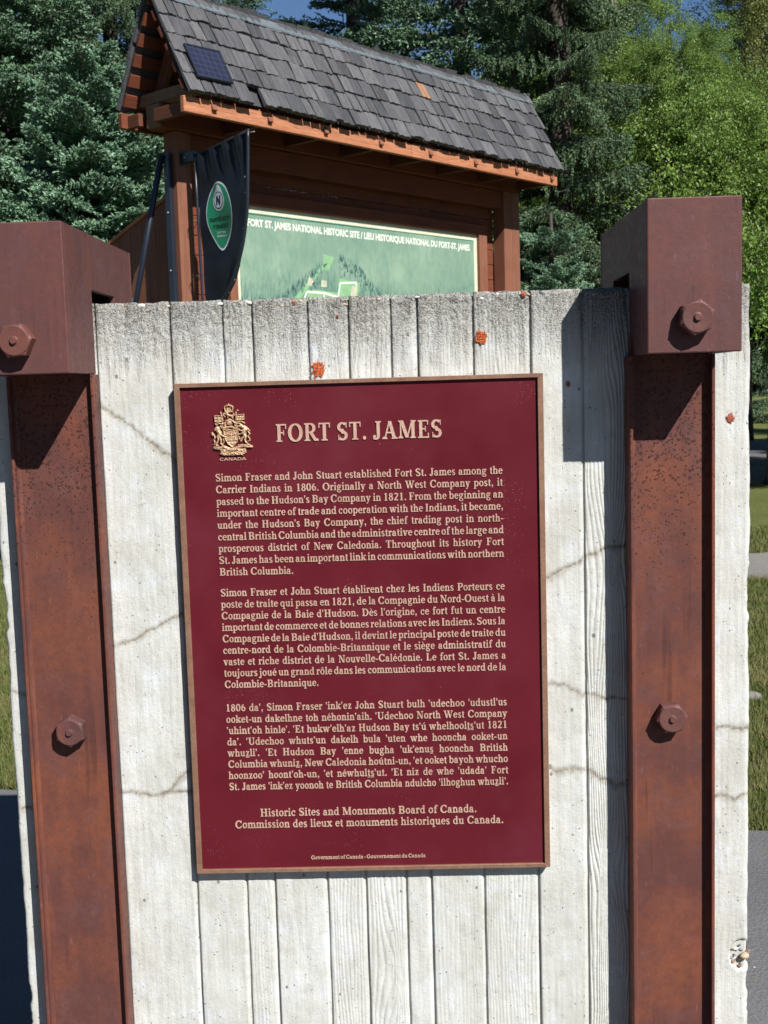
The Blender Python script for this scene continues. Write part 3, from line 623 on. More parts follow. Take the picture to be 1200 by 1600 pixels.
# plain wide sans for the small CANADA line
def sans(ch, adv, *parts): G['~'+ch] = (adv, [p for q in parts for p in q])
sans('C', 120, g_arc(66, 50, 50, 42, 40, 320, 17, 17)); sans('A', 128, g_line(12, 0, 62, 100, 20), g_line(116, 0, 66, 100, 20), g_rect(34, 24, 96, 40))
sans('N', 124, g_stem(20, 0, 100, 17), g_stem(104, 0, 100, 17), g_line(96, 0, 28, 100, 24)); sans('D', 124, g_stem(20, 0, 100, 17), g_rect(20, 0, 70, 16), g_rect(20, 84, 70, 100), g_arc(68, 50, 40, 42, -90, 90, 17, 16))

GC = {}
def glyph_mesh(key):
    if key in GC: return GC[key]
    polys = G[key][1]; V = []; Fc = []
    for p in polys:
        area = sum(p[i][0]*p[(i+1) % len(p)][1]-p[(i+1) % len(p)][0]*p[i][1] for i in range(len(p)))
        if area < 0: p = p[::-1]
        b = len(V); V += [Vector(q) for q in p]; Fc.append(list(range(b, b+len(p))))
    v, e, f, ov, oe, of = geometry.delaunay_2d_cdt(V, [], Fc, 0, 1e-4, True)
    keep = [tri for tri, o in zip(f, of) if len(o)]
    cnt = {}
    for tri in keep:
        for i in range(len(tri)): cnt[(tri[i], tri[(i+1) % len(tri)])] = 1
    edge = [(a, b) for (a, b) in cnt if (b, a) not in cnt]
    P = np.array([(q.x, q.y) for q in v], np.float32)
    GC[key] = (P, np.array([list(t)[:3] for t in keep], np.int32), np.array(edge, np.int32), G[key][0])
    return GC[key]
def text_line(s, x0, x1, zb, cap, y0, y1, mat, parent, loc, hs=1.0, justify=True, sansf=False):
    """s: '_' before a letter underlines it. Letters stand from y0 (back) to y1 (front)."""
    items = []; ul = False
    for ch in s:
        if ch == '_': ul = True; continue
        items.append((('~'+ch) if sansf and ch != ' ' else ch, ul)); ul = False
    k = cap/100.0; kx = k*hs
    nat = sum(G[c][0] for c, _ in items)*kx; nsp = sum(1 for c, _ in items if c == ' ')
    extra = 0; scl = 1.0
    if justify:
        sp = G[' '][0]*kx*nsp; avail = (x1-x0)-(nat-sp)
        if nsp and avail > 0.45*sp: extra = (avail-sp)/nsp
        else: scl = (x1-x0)/(nat); 
    Vs, T, Q = [], [], []; base = 0; x = x0
    jr = random.Random(hash(s) % 1000 if False else len(s)*7+int(x0*1000))
    for c, u_ in items:
        P, tri, edge, adv = glyph_mesh(c)
        if len(tri):
            jit = jr.uniform(-1, 1)*0.8*k
            px = x+P[:, 0]*kx*scl; pz = zb+P[:, 1]*k+jit; n = len(P)
            A = np.stack([px, np.full(n, y1), pz], 1); B = np.stack([px, np.full(n, y0), pz], 1)
            Vs += [A, B]; T.append(tri+base)
            e = edge+base; Q.append(np.concatenate([np.stack([e[:, 1], e[:, 0], e[:, 0]+n], 1), np.stack([e[:, 1], e[:, 0]+n, e[:, 1]+n], 1)]))
            base += 2*n
        if u_:
            w = adv*kx*scl
            A = np.array([(x+w*.08, y1, zb-18*k), (x+w*.92, y1, zb-18*k), (x+w*.92, y1, zb-11*k), (x+w*.08, y1, zb-11*k)]); B = A.copy(); B[:, 1] = y0
            Vs += [A, B]; q = np.array([(0, 1, 2), (0, 2, 3), (0, 4, 5), (0, 5, 1), (3, 2, 6), (3, 6, 7)])+base; T.append(q); base += 8
        x += adv*kx*scl+(extra if c == ' ' else 0)
    V = np.concatenate(Vs); F = np.concatenate(T+Q)
    return ob('lettering_line', mesh_np('lettering_line', V, F, [mat]), parent, loc)

# ------------------------------------------------------------------ the maroon plaque
PX0, PX1, PZ0, PZ1 = -0.3996, 0.2248, 0.7520, 1.6158
SC = 1.0061
plq = thing('plaque', 'maroon cast plaque with bronze border, coat of arms and raised lettering on the concrete wall', 'plaque', ((PX0+PX1)/2, 0.0, PZ0)); PO = -Vector(plq.location)
YF = -0.0135
box('plaque_field', (PX0+0.006, YF, PZ0+0.006), (PX1-0.006, -0.0025, PZ1-0.006), M_FIELD, plq).location = PO
bw = 0.0096
for poly in ([(PX0, PZ0), (PX0+bw, PZ0+bw*.75), (PX0+bw, PZ1-bw*.75), (PX0, PZ1)], [(PX1, PZ1), (PX1-bw, PZ1-bw*.75), (PX1-bw, PZ0+bw*.75), (PX1, PZ0)],
             [(PX0, PZ1), (PX0+bw, PZ1-bw*.75), (PX1-bw, PZ1-bw*.75), (PX1, PZ1)], [(PX1, PZ0), (PX1-bw, PZ0+bw*.75), (PX0+bw, PZ0+bw*.75), (PX0, PZ0)]):
    cx = sum(p[0] for p in poly)/4; cz = sum(p[1] for p in poly)/4
    prism('border', poly, -0.0185, -0.002, 'xz', M_BORDER, plq, 0.0006).location = PO
def zz(z): return 1.6+(z-1.6)*SC
def xx(x): return x*SC
def L(s, x0, x1, z, cap, **k): return text_line(s, xx(x0), xx(x1), zz(z), cap*SC, YF+0.0006, YF-k.pop('h', 0.0014), M_LETTER, plq, PO, **k)
L('FORT ST. JAMES', -0.2295, 0.0535, 1.5130, 0.0300, h=0.0018)
body1 = ["Simon Fraser and John Stuart established Fort St. James among the", "Carrier Indians in 1806. Originally a North West Company post, it",
         "passed to the Hudson's Bay Company in 1821. From the beginning an", "important centre of trade and cooperation with the Indians, it became,",
         "under the Hudson's Bay Company, the chief trading post in north-", "central British Columbia and the administrative centre of the large and",
         "prosperous district of New Caledonia. Throughout its history Fort", "St. James has been an important link in communications with northern", "British Columbia."]
body2 = ["Simon Fraser et John Stuart établirent chez les Indiens Porteurs ce", "poste de traite qui passa en 1821, de la Compagnie du Nord-Ouest à la",
         "Compagnie de la Baie d'Hudson. Dès l'origine, ce fort fut un centre", "important de commerce et de bonnes relations avec les Indiens. Sous la",
         "Compagnie de la Baie d'Hudson, il devint le principal poste de traite du", "centre-nord de la Colombie-Britannique et le siège administratif du",
         "vaste et riche district de la Nouvelle-Calédonie. Le fort St. James a", "toujours joué un grand rôle dans les communications avec le nord de la", "Colombie-Britannique."]
body3 = ["1806 da', Simon Fraser 'ink'ez John Stuart bulh 'udechoo 'udustl'us", "ooket-un dakelhne toh néhonin'aih. 'Udechoo North West Company",
         "'uhint'oh hinle'. 'Et hukw'elh'az Hudson Bay ts'ú whelhool_t_s'ut 1821", "da'. 'Udechoo whuts'un dakelh bula 'uten whe hooncha ooket-un",
         "whu_zli'. 'Et Hudson Bay 'enne bugha 'uk'enu_s hooncha British", "Columbia whuni_z, New Caledonia hoútni-un, 'et ooket bayoh whucho",
         "hoonzoo' hoont'oh-un, 'et néwhul_t_s'ut. 'Et niz de whe 'udada' Fort", "St. James 'ink'ez yoonoh te British Columbia ndulcho 'ilhoghun whu_zli'."]
CAPB = 0.01285
def block(lines, z0, z1, lastshort):
    for i, s in enumerate(lines):
        z = z0+(z1-z0)*i/(len(lines)-1)
        if i == len(lines)-1 and lastshort: L(s, -0.3345, 0, z, CAPB, justify=False, hs=HS)
        else: L(s, -0.3345, 0.1535, z, CAPB, hs=HS)
HS = 0.905
block(body1, 1.4487, 1.2868, True); block(body2, 1.2505, 1.0896, True); block(body3, 1.0478, 0.9068, False)
L('Historic Sites and Monuments Board of Canada.', -0.2822, 0.0975, 0.8580, 0.0138)
L('Commission des lieux et monuments historiques du Canada.', -0.3270, 0.1440, 0.8373, 0.0138)
L('Government of Canada - Gouvernement du Canada', -0.1955, 0.0062, 0.7782, 0.0066)
L('CANADA', -0.3255, -0.2800, 1.4838, 0.0050, sansf=True)
# ---- coat of arms as a cast relief; strokes in units of the crest's own drawing, 1000 wide
def crest():
    W, H, nx, nz = 920, 1250, 150, 204
    xs = np.linspace(0, W, nx); zs = np.linspace(0, H, nz); X_, Z_ = np.meshgrid(xs, zs, indexing='ij'); h = np.zeros_like(X_)
    def cap(x0, y0, x1, y1, r0, r1=None, hh=1.0):
        nonlocal h
        r1 = r0 if r1 is None else r1
        x0 -= 105; x1 -= 105; y0 -= 170; y1 -= 170
        dx, dy = x1-x0, y1-y0; L2 = dx*dx+dy*dy+1e-6
        t = np.clip(((X_-x0)*dx+(Z_-y0)*dy)/L2, 0, 1); r = r0+(r1-r0)*t
        d = np.hypot(X_-x0-t*dx, Z_-y0-t*dy)/r
        h = np.maximum(h, hh*np.sqrt(np.clip(1-d*d, 0, 1)))
    def pl(pts, r, hh=1.0, r1=None):
        n = len(pts)-1
        for i in range(n): cap(*pts[i], *pts[i+1], r+((r1 or r)-r)*i/n, r+((r1 or r)-r)*(i+1)/n, hh)
    def poly(pts, hh):
        nonlocal h
        P = np.array(pts, float)-[105, 170]; ins = np.zeros(X_.shape, bool); n = len(P)
        for i in range(n):
            x0, y0 = P[i]; x1, y1 = P[(i+1) % n]
            if y0 == y1: continue
            c = ((y0 > Z_) != (y1 > Z_)) & (X_ < (x1-x0)*(Z_-y0)/(y1-y0)+x0); ins ^= c
        h = np.where(ins, np.maximum(h, hh), h)
    # crown
    cap(440, 372, 592, 372, 20, 20, .9); cap(450, 340, 585, 340, 12, 12, .6)
    pl([(445, 350), (428, 290), (432, 255), (470, 235), (520, 222)], 17, .95); pl([(592, 350), (612, 290), (606, 255), (570, 235), (520, 222)], 17, .95)
    pl([(520, 222), (480, 280), (490, 330)], 9, .6); pl([(520, 222), (560, 280), (550, 330)], 9, .6); cap(520, 300, 520, 302, 26, 26, .5); cap(520, 200, 520, 202, 17, 17, .9)
    # crest lion
    pl([(470, 405), (500, 450), (560, 470), (600, 480)], 34, .9, 26); cap(490, 400, 492, 400, 30, 30, .95); pl([(470, 440), (410, 400), (395, 430), (430, 490)], 15, .8)
    pl([(580, 480), (600, 520)], 17, .8); pl([(600, 440), (640, 460), (620, 410)], 9, .6); pl([(500, 470), (490, 510)], 15, .7)
    # banners and staffs
    poly([(197, 462), (372, 455), (378, 590), (205, 592)], .42); pl([(197, 462), (372, 455), (378, 590), (205, 592), (197, 462)], 9, .8)
    pl([(285, 460), (290, 590)], 12, .75); pl([(200, 525), (375, 522)], 12, .75)
    poly([(690, 452), (845, 440), (845, 560), (690, 566)], .42); pl([(690, 452), (845, 440), (845, 560), (690, 566), (690, 452)], 9, .8)
    for a in range(3): cap(725+45*a, 500, 727+45*a, 505, 17, 17, .7)
    pl([(338, 372), (352, 440), (365, 600), (375, 800), (385, 960)], 9, .75); cap(340, 378, 350, 420, 6, 18, .9); pl([(678, 375), (672, 440), (668, 600), (690, 800)], 9, .75); cap(680, 375, 676, 420, 6, 18, .9)
    cap(705, 345, 725, 352, 14, 12, .5)
    # helmet and mantling
    cap(530, 590, 530, 640, 66, 58, .85)
    for a in range(5): cap(490+20*a, 610, 490+20*a, 670, 7, 7, 1.05)
    pl([(450, 585), (520, 560), (600, 580)], 20, 1.0)
    pl([(470, 590), (410, 640), (340, 650), (270, 620), (205, 635)], 24, .8, 14); pl([(205, 640), (230, 670), (265, 665)], 15, .7); pl([(430, 650), (420, 700)], 26, .6); pl([(330, 690), (345, 740)], 16, .7)
    pl([(600, 590), (660, 640), (720, 600), (790, 600), (860, 645)], 24, .8, 13); pl([(670, 650), (740, 640), (800, 680)], 16, .7); pl([(640, 660), (650, 700)], 22, .6)
    pl([(390, 750), (450, 730), (540, 715), (620, 740), (690, 745)], 30, .7, 22)
    # shield
    sh = [(388, 790), (470, 772), (545, 790), (620, 770), (702, 780), (704, 960), (670, 1080), (575, 1195), (470, 1100), (410, 980)]
    poly(sh, .62); pl(sh+[sh[0]], 12, .95)
    pl([(545, 790), (548, 1030)], 8, .9); pl([(400, 905), (702, 895)], 8, .9); pl([(425, 1032), (695, 1025)], 10, .92)
    q = random.Random(3)
    for cx, cy in ((470, 845), (625, 838), (480, 970), (620, 965)):
        for _ in range(9): a, b = q.uniform(-50, 50), q.uniform(-38, 38); cap(cx+a, cy+b, cx+a+q.uniform(-22, 22), cy+b+q.uniform(-8, 8), 8, 7, .88)
    for a in (510, 570, 630): pl([(a, 1120-abs(570-a)*.3), (a-14, 1080)], 12, .85); pl([(a, 1120-abs(570-a)*.3), (a+14, 1080)], 12, .85)
    # lion supporter on the left
    cap(245, 745, 262, 770, 52, 56, .9); cap(205, 755, 195, 790, 22, 18, .8); cap(300, 720, 330, 715, 18, 12, .7)
    pl([(255, 790), (300, 860), (280, 930)], 52, .95, 44); pl([(300, 870), (370, 930), (450, 955)], 27, 1.0, 18); pl([(270, 830), (330, 850)], 22, .9)
    pl([(255, 930), (262, 1010), (230, 1080), (205, 1130), (250, 1150)], 28, .95, 15); pl([(300, 960), (325, 1020), (312, 1090), (350, 1140)], 26, .95, 15)
    pl([(130, 850), (165, 900), (190, 960), (165, 1010), (180, 1070), (160, 1120)], 20, .75, 13); pl([(120, 870), (140, 920)], 15, .7); pl([(370, 990), (390, 1060), (360, 1110)], 13, .6)
    # unicorn supporter on the right
    cap(760, 705, 700, 715, 28, 16, .9); pl([(690, 690), (640, 700)], 7, .8); pl([(770, 700), (840, 740), (885, 800)], 44, .95, 40); pl([(800, 690), (880, 730), (940, 790), (960, 830)], 20, .75, 12)
    pl([(840, 800), (840, 890), (860, 950)], 46, .95, 42); pl([(830, 860), (760, 890), (700, 905)], 22, 1.0, 14); pl([(800, 820), (740, 800), (720, 760)], 17, .9, 11)
    pl([(870, 960), (850, 1030), (870, 1080), (920, 1120)], 28, .95, 14); pl([(820, 960), (790, 1010), (770, 1060)], 20, .9, 12); pl([(725, 945), (735, 1010)], 12, .9); pl([(790, 970), (750, 1060)], 11, .8)
    pl([(930, 840), (965, 890), (925, 950), (955, 1000), (960, 1050), (920, 1060)], 17, .8, 11)
    # motto scroll and flowers
    pl([(175, 1195), (260, 1215), (350, 1180), (430, 1200), (500, 1225), (600, 1235), (700, 1190), (800, 1165), (900, 1185), (990, 1190)], 40, .8, 34)
    pl([(180, 1180), (300, 1190), (400, 1160)], 16, .95); pl([(700, 1150), (820, 1140), (960, 1150)], 16, .95); pl([(440, 1230), (560, 1260), (690, 1235)], 13, 1.0)
    poly([(290, 1235), (860, 1225), (870, 1330), (760, 1365), (560, 1385), (320, 1375)], .45)
    for _ in range(95):
        x, y = q.uniform(295, 860), q.uniform(1245, 1372); cap(x, y, x+q.uniform(-22, 22), y+q.uniform(-20, 20), q.uniform(9, 17), 8, q.uniform(.6, 1.0))
    h = h*(0.86+0.28*fbm(X_/26, Z_/26, 77, 3)); h = np.where(h > 0.02, h, 0)
    x0, x1, z0, z1 = xx(-0.3378), xx(-0.2675), zz(1.4895), zz(1.5812)
    Xw = x0+(x1-x0)*X_/W; Zw = z1-(z1-z0)*Z_/H; Y = YF-h*0.0048-0.0004*(h > 0)
    V = np.stack([Xw, Y, Zw], -1).reshape(-1, 3); i = np.arange(nx*nz).reshape(nx, nz)
    F = np.stack([i[:-1, :-1], i[:-1, 1:], i[1:, 1:], i[1:, :-1]], -1).reshape(-1, 4); hm = h.ravel(); F = F[(hm[F] > 0).any(1)]
    V[:, 1] = np.where(hm > 0, V[:, 1], YF+0.0008)
    ob('coat_of_arms', mesh_np('coat_of_arms', V, F, [M_CREST], True), plq, PO)
crest()
#@@PART3
# ------------------------------------------------------------------ roofed wooden notice-board shelter behind the wall
# shelter axes: x along the roof, y away from the front fascia, z up
SH = thing('notice_shelter', 'red-stained wooden notice-board shelter with steep grey shake roof behind the concrete wall', 'shelter', (-1.43046, 5.86896, 0), math.atan2(0.76848, 0.63987))
RL = 4.50
ZE, VE, ZR, VR = 3.560, -0.030, 4.279, 0.340            # butt line of the eave course, ridge
def sb(name, lo, hi, mat, bev=0.003, parent=None): return box(name, lo, hi, mat, parent or SH, bev)
# posts
PY0, PY1 = 0.400, 0.535
for x0, x1 in ((0.243, 0.377), (4.192, 4.317), (4.3205, 4.446)): sb('post', (x0, PY0, -0.05), (x1, PY1, 3.418), M_WOODZ, 0.006)
# top plate, tie pieces, fascias
sb('top_plate', (0.135, 0.385, 3.420), (RL-0.09, 0.545, 3.590), M_WOODX, 0.006)
sb('plate_end_block', (0.105, 0.395, 3.428), (0.133, 0.535, 3.582), M_PALEW, 0.003)
sb('head_beam', (0.380, 0.425, 3.255), (4.190, 0.4985, 3.417), M_WOODX, 0.005)
for xa in (0.135, RL-0.175):
    sb('tie_beam', (xa, 0.045, 3.5925), (xa+0.085, 0.640, 3.675), M_PALEW, 0.004)
for name, y0, y1, mat in (('front_fascia', 0.0, 0.038, M_FASCIA), ('back_fascia', 0.672, 0.710, M_WOODX)):
    sb(name, (0.0, y0, 3.440), (2.345, y1, 3.545), mat, 0.004); sb(name, (2.349, y0, 3.440), (RL, y1, 3.545), mat, 0.004)
for i in range(30):                                      # drip-line splinters and pegs along the fascia top
    x = 0.05+i*0.149+rng.uniform(-.05, .05)
    if x < RL-0.03: sb('peg', (x, 0.001, 3.5455), (x+0.008, 0.020, 3.5455+rng.uniform(.006, .014)), M_FASCIA, 0.0)
for i in range(8):
    xa = 0.05+i*0.62
    sb('outrigger', (xa, 0.0395, 3.442), (xa+0.038, 0.383, 3.530), M_WOODY, 0.003); sb('outrigger', (xa, 0.5475, 3.442), (xa+0.038, 0.670, 3.530), M_WOODY, 0.003)
# rafters
def rafter(xa, sgn, mat=M_WOODZ):
    d = Vector((0, 0.37*sgn, -0.719)).normalized(); n = Vector((0, d.z*-sgn, d.y*sgn)).normalized()
    y0, z0 = VR, ZR-0.085
    a = [(y0, z0), (y0+d.y*0.80, z0+d.z*0.80)]
    off = 0.095*sgn*-1
    p = [(a[0][0]+0.004*sgn, a[0][1]), (a[1][0], a[1][1]), (a[1][0]+off*0.89, a[1][1]-0.02), (a[0][0]+0.004*sgn, a[0][1]-0.20)]
    prism('rafter', p, xa, xa+0.04, 'yz', mat, SH, 0.002)
for xa in (0.235, 0.75, 1.32, 1.94, 2.56, 3.18, 3.80, RL-0.125):
    rafter(xa, 1); rafter(xa, -1)
# skip-sheathing battens under both slopes
for sgn in (1, -1):
    for k in range(6):
        s = 0.09+0.137*k; dy, dz = 0.4576*sgn, -0.8892
        yc, zc = VR+dy*(0.81-s), ZR+dz*(0.81-s)
        M = Matrix.Translation((0, yc-0.030*0.8892*sgn, zc-0.030*0.4576)) @ Matrix.Rotation(-sgn*math.atan2(0.8892, 0.4576), 4, 'X')
        ob('batten', boxm('batten', (0.012, -0.042, -0.010), (RL-0.012, 0.042, 0.012), M_WOODX, 0.002, 1, M), SH)
# split shakes: one object each on the front slope
shake_meshes = {}
def shake_mesh(w, v):
    key = (round(w, 2), v)
    if key in shake_meshes: return shake_meshes[key]
    r = random.Random(int(w*1000)+v*77); n = 5; bm = bmesh.new(); T = []; B = []
    ln = 0.235
    top = [(-w/2+w*i/n, r.uniform(-.004, .004)) for i in range(n+1)]
    lift = [r.uniform(0, 0.005) for _ in range(n+1)]; bow = r.uniform(-0.003, 0.004)
    V = []
    for i, (x, j) in enumerate(top):
        t = 0.020+lift[i]*2.2+bow*math.cos((i/n-0.5)*3)
        xb = x*(1+r.uniform(-.01, .01))
        V.append([bm.verts.new((xb, j-0.001, 0.001)), bm.verts.new((xb, j+0.0005, t+0.004)), bm.verts.new((x, ln*0.45, t*0.75+0.003)), bm.verts.new((x, ln, 0.005)), bm.verts.new((x, ln, 0.000))])
    for i in range(n):
        for k in range(4): bm.faces.new((V[i][k], V[i+1][k], V[i+1][k+1], V[i][k+1]))
        bm.faces.new((V[i][4], V[i+1][4], V[i+1][0], V[i][0]))
    bm.faces.new([V[0][k] for k in range(5)]); bm.faces.new([V[n][k] for k in range(5)][::-1])
    bmesh.ops.recalc_face_normals(bm, faces=bm.faces[:])
    shake_meshes[key] = bm_mesh('shake', bm, [M_SHAKE]); return shake_meshes[key]
fresh = None
def course(sgn, s, k, parent, out=None):
    r = random.Random(900+k*13+(0 if sgn > 0 else 500)); x = 0.0
    dy = (VR-VE)/0.8086; dz = (ZR-ZE)/0.8086
    while x < RL+0.005:
        w = round(r.choice([0.08, 0.10, 0.11, 0.12, 0.13, 0.15, 0.17])+0.0, 2)
        if x+w > RL+0.03: w = max(0.05, round(RL+0.012-x, 2))
        js = s+r.uniform(-0.013, 0.013); ang = r.uniform(-0.03, 0.03); tilt = r.uniform(-0.01, 0.03)
        if r.random() < 0.10: tilt += r.uniform(0.02, 0.07); js += r.uniform(-0.012, 0.01)
        yy = (VE+dy*js) if sgn > 0 else (2*VR-VE-dy*js); zc = ZE+dz*js
        sc = 0.55 if js > 0.70 else 1.0
        th = math.atan2(dz, dy) if sgn > 0 else math.pi-math.atan2(dz, dy)
        R = Matrix.Rotation(math.atan2(dz, dy)+tilt, 4, 'X')
        if sgn < 0: R = Matrix.Rotation(math.pi, 4, 'Z') @ R
        lift = 0.013
        M = Matrix.Translation((x+w/2, yy-sgn*dz*lift, zc+dy*lift)) @ R @ Matrix.Rotation(ang, 4, 'Z') @ Matrix.Diagonal(((w-0.007-r.uniform(0, .009))/w, sc, 1, 1))
        me = shake_mesh(w, r.randrange(3))
        if out is not None: out.append((me, M))
        else:
            if k == 0 and 0.62 < x+w/2 < 0.66+0.06: x += w; continue        # one shake of the lowest course is missing
            o = ob('shake', me, parent); o.matrix_basis = M
            if k == 3 and 2.66 < x+w/2 < 2.82 and not any('label' in c.keys() and 'shake' in c.name for c in parent.children):
                mm = me.copy(); mm.materials.clear(); mm.materials.append(M_FRESH); o.data = mm; o['label'] = 'fresh tan patch where a shake has split away'
        x += w
roof = ob('roof', None, SH)
bsh = []
for k in range(6):
    s = [0.0, 0.150, 0.305, 0.462, 0.618, 0.745][k]
    course(1, s, k, roof); course(-1, s, k, roof, bsh)
V = []; F = []; b = 0
for me, M in bsh:
    for v in me.vertices: V.append(tuple(M @ v.co))
    for p in me.polygons: F.append(tuple(i+b for i in p.vertices))
    b += len(me.vertices)
tag(ob('back_slope_shakes', mesh_from('back_slope_shakes', V, F, [M_SHAKE]), roof), kind='stuff')
for sgn in (1, -1):                                      # roofing felt board under the shakes
    dy, dz = 0.4576*sgn, 0.8892
    y0, z0 = (VE+0.02, ZE+0.012) if sgn > 0 else (2*VR-VE-0.02, ZE+0.012)
    prism('deck', [(y0, z0), (VR-0.004*sgn, ZR-0.004), (VR-0.004*sgn, ZR-0.018), (y0+0.012*sgn, z0)], 0.02, RL-0.01, 'yz', M_SHAKE, roof)
for sgn in (1, -1):
    yb = VR-sgn*0.052; zb = ZR-0.058
    prism('ridge_board', [(VR-sgn*0.0005, ZR+0.044), (yb-sgn*0.012, zb+0.034), (yb-sgn*0.012, zb+0.022), (VR-sgn*0.0005, ZR+0.030)], -0.03, RL+0.03, 'yz', M_RIDGE, roof, 0.001)
# siding boards between the posts, above and beside the sign
zb = 1.46; i = 0
while zb < 3.40:
    z1 = zb+0.1415
    sb('siding_board', (0.383, 0.5385+(i % 3)*0.0012, zb+0.003), (4.190, 0.560, min(z1, 3.418)-0.001), M_WOODX, 0.0035); zb = z1; i += 1
# the far-end low wing with sloping top
WG = [(0.60, 2.985), (0.60, 0.0), (1.62, 0.0), (1.62, 2.62)]
nb = 7
for j in range(nb):
    a, b2 = 0.60+1.02*j/nb, 0.60+1.02*(j+1)/nb; f = lambda y: 2.975-0.361*(y-0.60)
    prism('wing_plank', [(a+0.001, 0.0), (b2-0.001, 0.0), (b2-0.001, f(b2)), (a+0.001, f(a))], 0.300, 0.335, 'yz', M_WOODZ, SH, 0.001)
prism('wing_cap', [(0.575, 2.984+0.002), (1.64, 2.600+0.002), (1.64, 2.628), (0.575, 3.012)], 0.285, 0.350, 'yz', M_FASCIA, SH, 0.002)

# ---- printed sign panel
SG = thing('map_sign', 'green aerial-map sign in cream border headed FORT ST. JAMES NATIONAL HISTORIC SITE', 'sign', Vector(SH.location), SH.rotation_euler.z)
sx0, sx1, sz0, sz1, sy = 0.845, 3.890, 1.60, 2.992, 0.512
def m_map():
    t = NT('printed_green_map'); v = t.co()
    n = t.noise(v, 2.4, 5, 0.6); n2 = t.noise(t.co(scale=(1, 1, 0.35)), 26, 5, 0.7); n3 = t.noise(v, 90, 3, 0.7)
    c = t.mix(t.ramp(n, 0.35, 0.68), (0.155, 0.250, 0.185), (0.245, 0.345, 0.250))
    c = t.mix(t.ramp(n2, 0.45, 0.75, 0, 0.65), c, (0.10, 0.215, 0.175))
    c = t.mix(t.ramp(n3, 0.60, 0.78, 0, 0.55), c, (0.30, 0.44, 0.33))
    z = t.sep(v)[2]
    zz_ = t.math('SUBTRACT', z, t.math('MULTIPLY', t.noise(v, 3.5, 4), 0.45))
    c = t.mix(t.math('MULTIPLY', t.ramp(zz_, 2.05, 2.32, 1, 0), t.ramp(t.noise(t.co(scale=(1, 1, 0.25)), 70, 3), 0.4, 0.6)), c, (0.06, 0.15, 0.125))
    return t.done(c, 0.32, t.bump(t.noise(v, 12, 3), 0.05, 0.01), 0, 0.5)
M_MAP = m_map()
box('print', (sx0+0.05, sy-0.004, sz0+0.05), (sx1-0.05, sy, sz1-0.052), M_MAP, SG)
for lo, hi in (((sx0, sy-0.003, sz0), (sx0+0.049, sy, sz1)), ((sx1-0.049, sy-0.003, sz0), (sx1, sy, sz1)), ((sx0+0.0495, sy-0.003, sz1-0.0515), (sx1-0.0495, sy, sz1)), ((sx0+0.0495, sy-0.003, sz0), (sx1-0.0495, sy, sz0+0.0495))): box('border', lo, hi, M_CREAM, SG)
box('backing_board', (sx0, sy+0.0005, sz0), (sx1, 0.5375, sz1), M_WOODX, SG)
M_STRIP = plain('dark_green_print', (0.03, 0.13, 0.09), 0.4)
box('header_rule', (sx0+0.052, sy-0.0048, sz1-0.066), (2.50, sy-0.0042, sz1-0.054), M_STRIP, SG); box('header_rule', (2.5, sy-0.0048, sz1-0.060), (sx1-0.052, sy-0.0042, sz1-0.053), M_STRIP, SG)
# wooden surround of the sign
box('frame_rail', (sx0-0.08, 0.476, sz1+0.001), (sx1+0.125, 0.5365, sz1+0.094), M_WOODX, SG, 0.003)
for a, b2 in ((sx0-0.08, sx0-0.001), (sx1+0.001, sx1+0.125)): box('frame_stile', (a, 0.478, 0.9), (b2, 0.5365, sz1-0.0005), M_WOODZ, SG, 0.003)
box('frame_rail', (sx0-0.08, 0.476, sz0-0.095), (sx1+0.125, 0.4775, sz0-0.001), M_WOODX, SG, 0.0)
def sans_text(name, s, x0, x1, z, cap, y, mat, parent, bold=0.02, depth=0.0006, M=None, align='fit'):
    cu = bpy.data.curves.new(name, 'FONT'); cu.body = s; cu.size = 1.0; cu.offset = bold; cu.resolution_u = 3
    tmp = bpy.data.objects.new('tmp_text', cu); COL.objects.link(tmp); dg = bpy.context.evaluated_depsgraph_get(); dg.update()
    me = bpy.data.meshes.new_from_object(tmp.evaluated_get(dg)); bpy.data.objects.remove(tmp); bpy.data.curves.remove(cu)
    n = len(me.vertices); co = np.empty(n*3, np.float32); me.vertices.foreach_get('co', co); co = co.reshape(-1, 3)
    bm = bmesh.new(); bm.from_mesh(me); w0, w1 = co[:, 0].min(), co[:, 0].max(); k = (x1-x0)/(w1-w0); kz = cap/0.73
    bpy.data.meshes.remove(me)
    for v in bm.verts:
        p = Vector((x0+(v.co.x-w0)*k, y, z+v.co.y*kz)); v.co = (M @ p) if M else p
    me = bpy.data.meshes.new(name); bm.to_mesh(me); bm.free(); me.materials.append(mat)
    return ob(name, me, parent)
M_PRINTW = plain('white_print', (0.62, 0.66, 0.58), 0.5, var=0.05)
sans_text('heading_print', 'FORT ST. JAMES NATIONAL HISTORIC SITE / LIEU HISTORIQUE NATIONAL DU FORT-ST. JAMES', 0.985, 3.775, 2.842, 0.054, sy-0.0052, M_PRINTW, SG, 0.045)
M_PATH = plain('pale_green_print', (0.21, 0.38, 0.20), 0.5); M_PTREE = plain('deep_teal_print', (0.085, 0.175, 0.15), 0.5); M_PLIGHT = plain('cream_print', (0.45, 0.45, 0.33), 0.5)
def flat(name, polys, mat, y):
    V = []; F = []
    for p in polys:
        b = len(V); V += [(q[0], y, q[1]) for q in p]; F.append(tuple(range(b, b+len(p))))
    return ob(name, mesh_from(name, V, F, [mat]), SG)
def ribbon(pts, w):
    out = []
    for a, b2 in zip(pts[:-1], pts[1:]):
        d = Vector((b2[0]-a[0], b2[1]-a[1])).normalized(); n = Vector((-d.y, d.x))*w/2
        out.append([(a[0]+n.x, a[1]+n.y), (a[0]-n.x, a[1]-n.y), (b2[0]-n.x, b2[1]-n.y), (b2[0]+n.x, b2[1]+n.y)])
    return out
yp = sy-0.0046
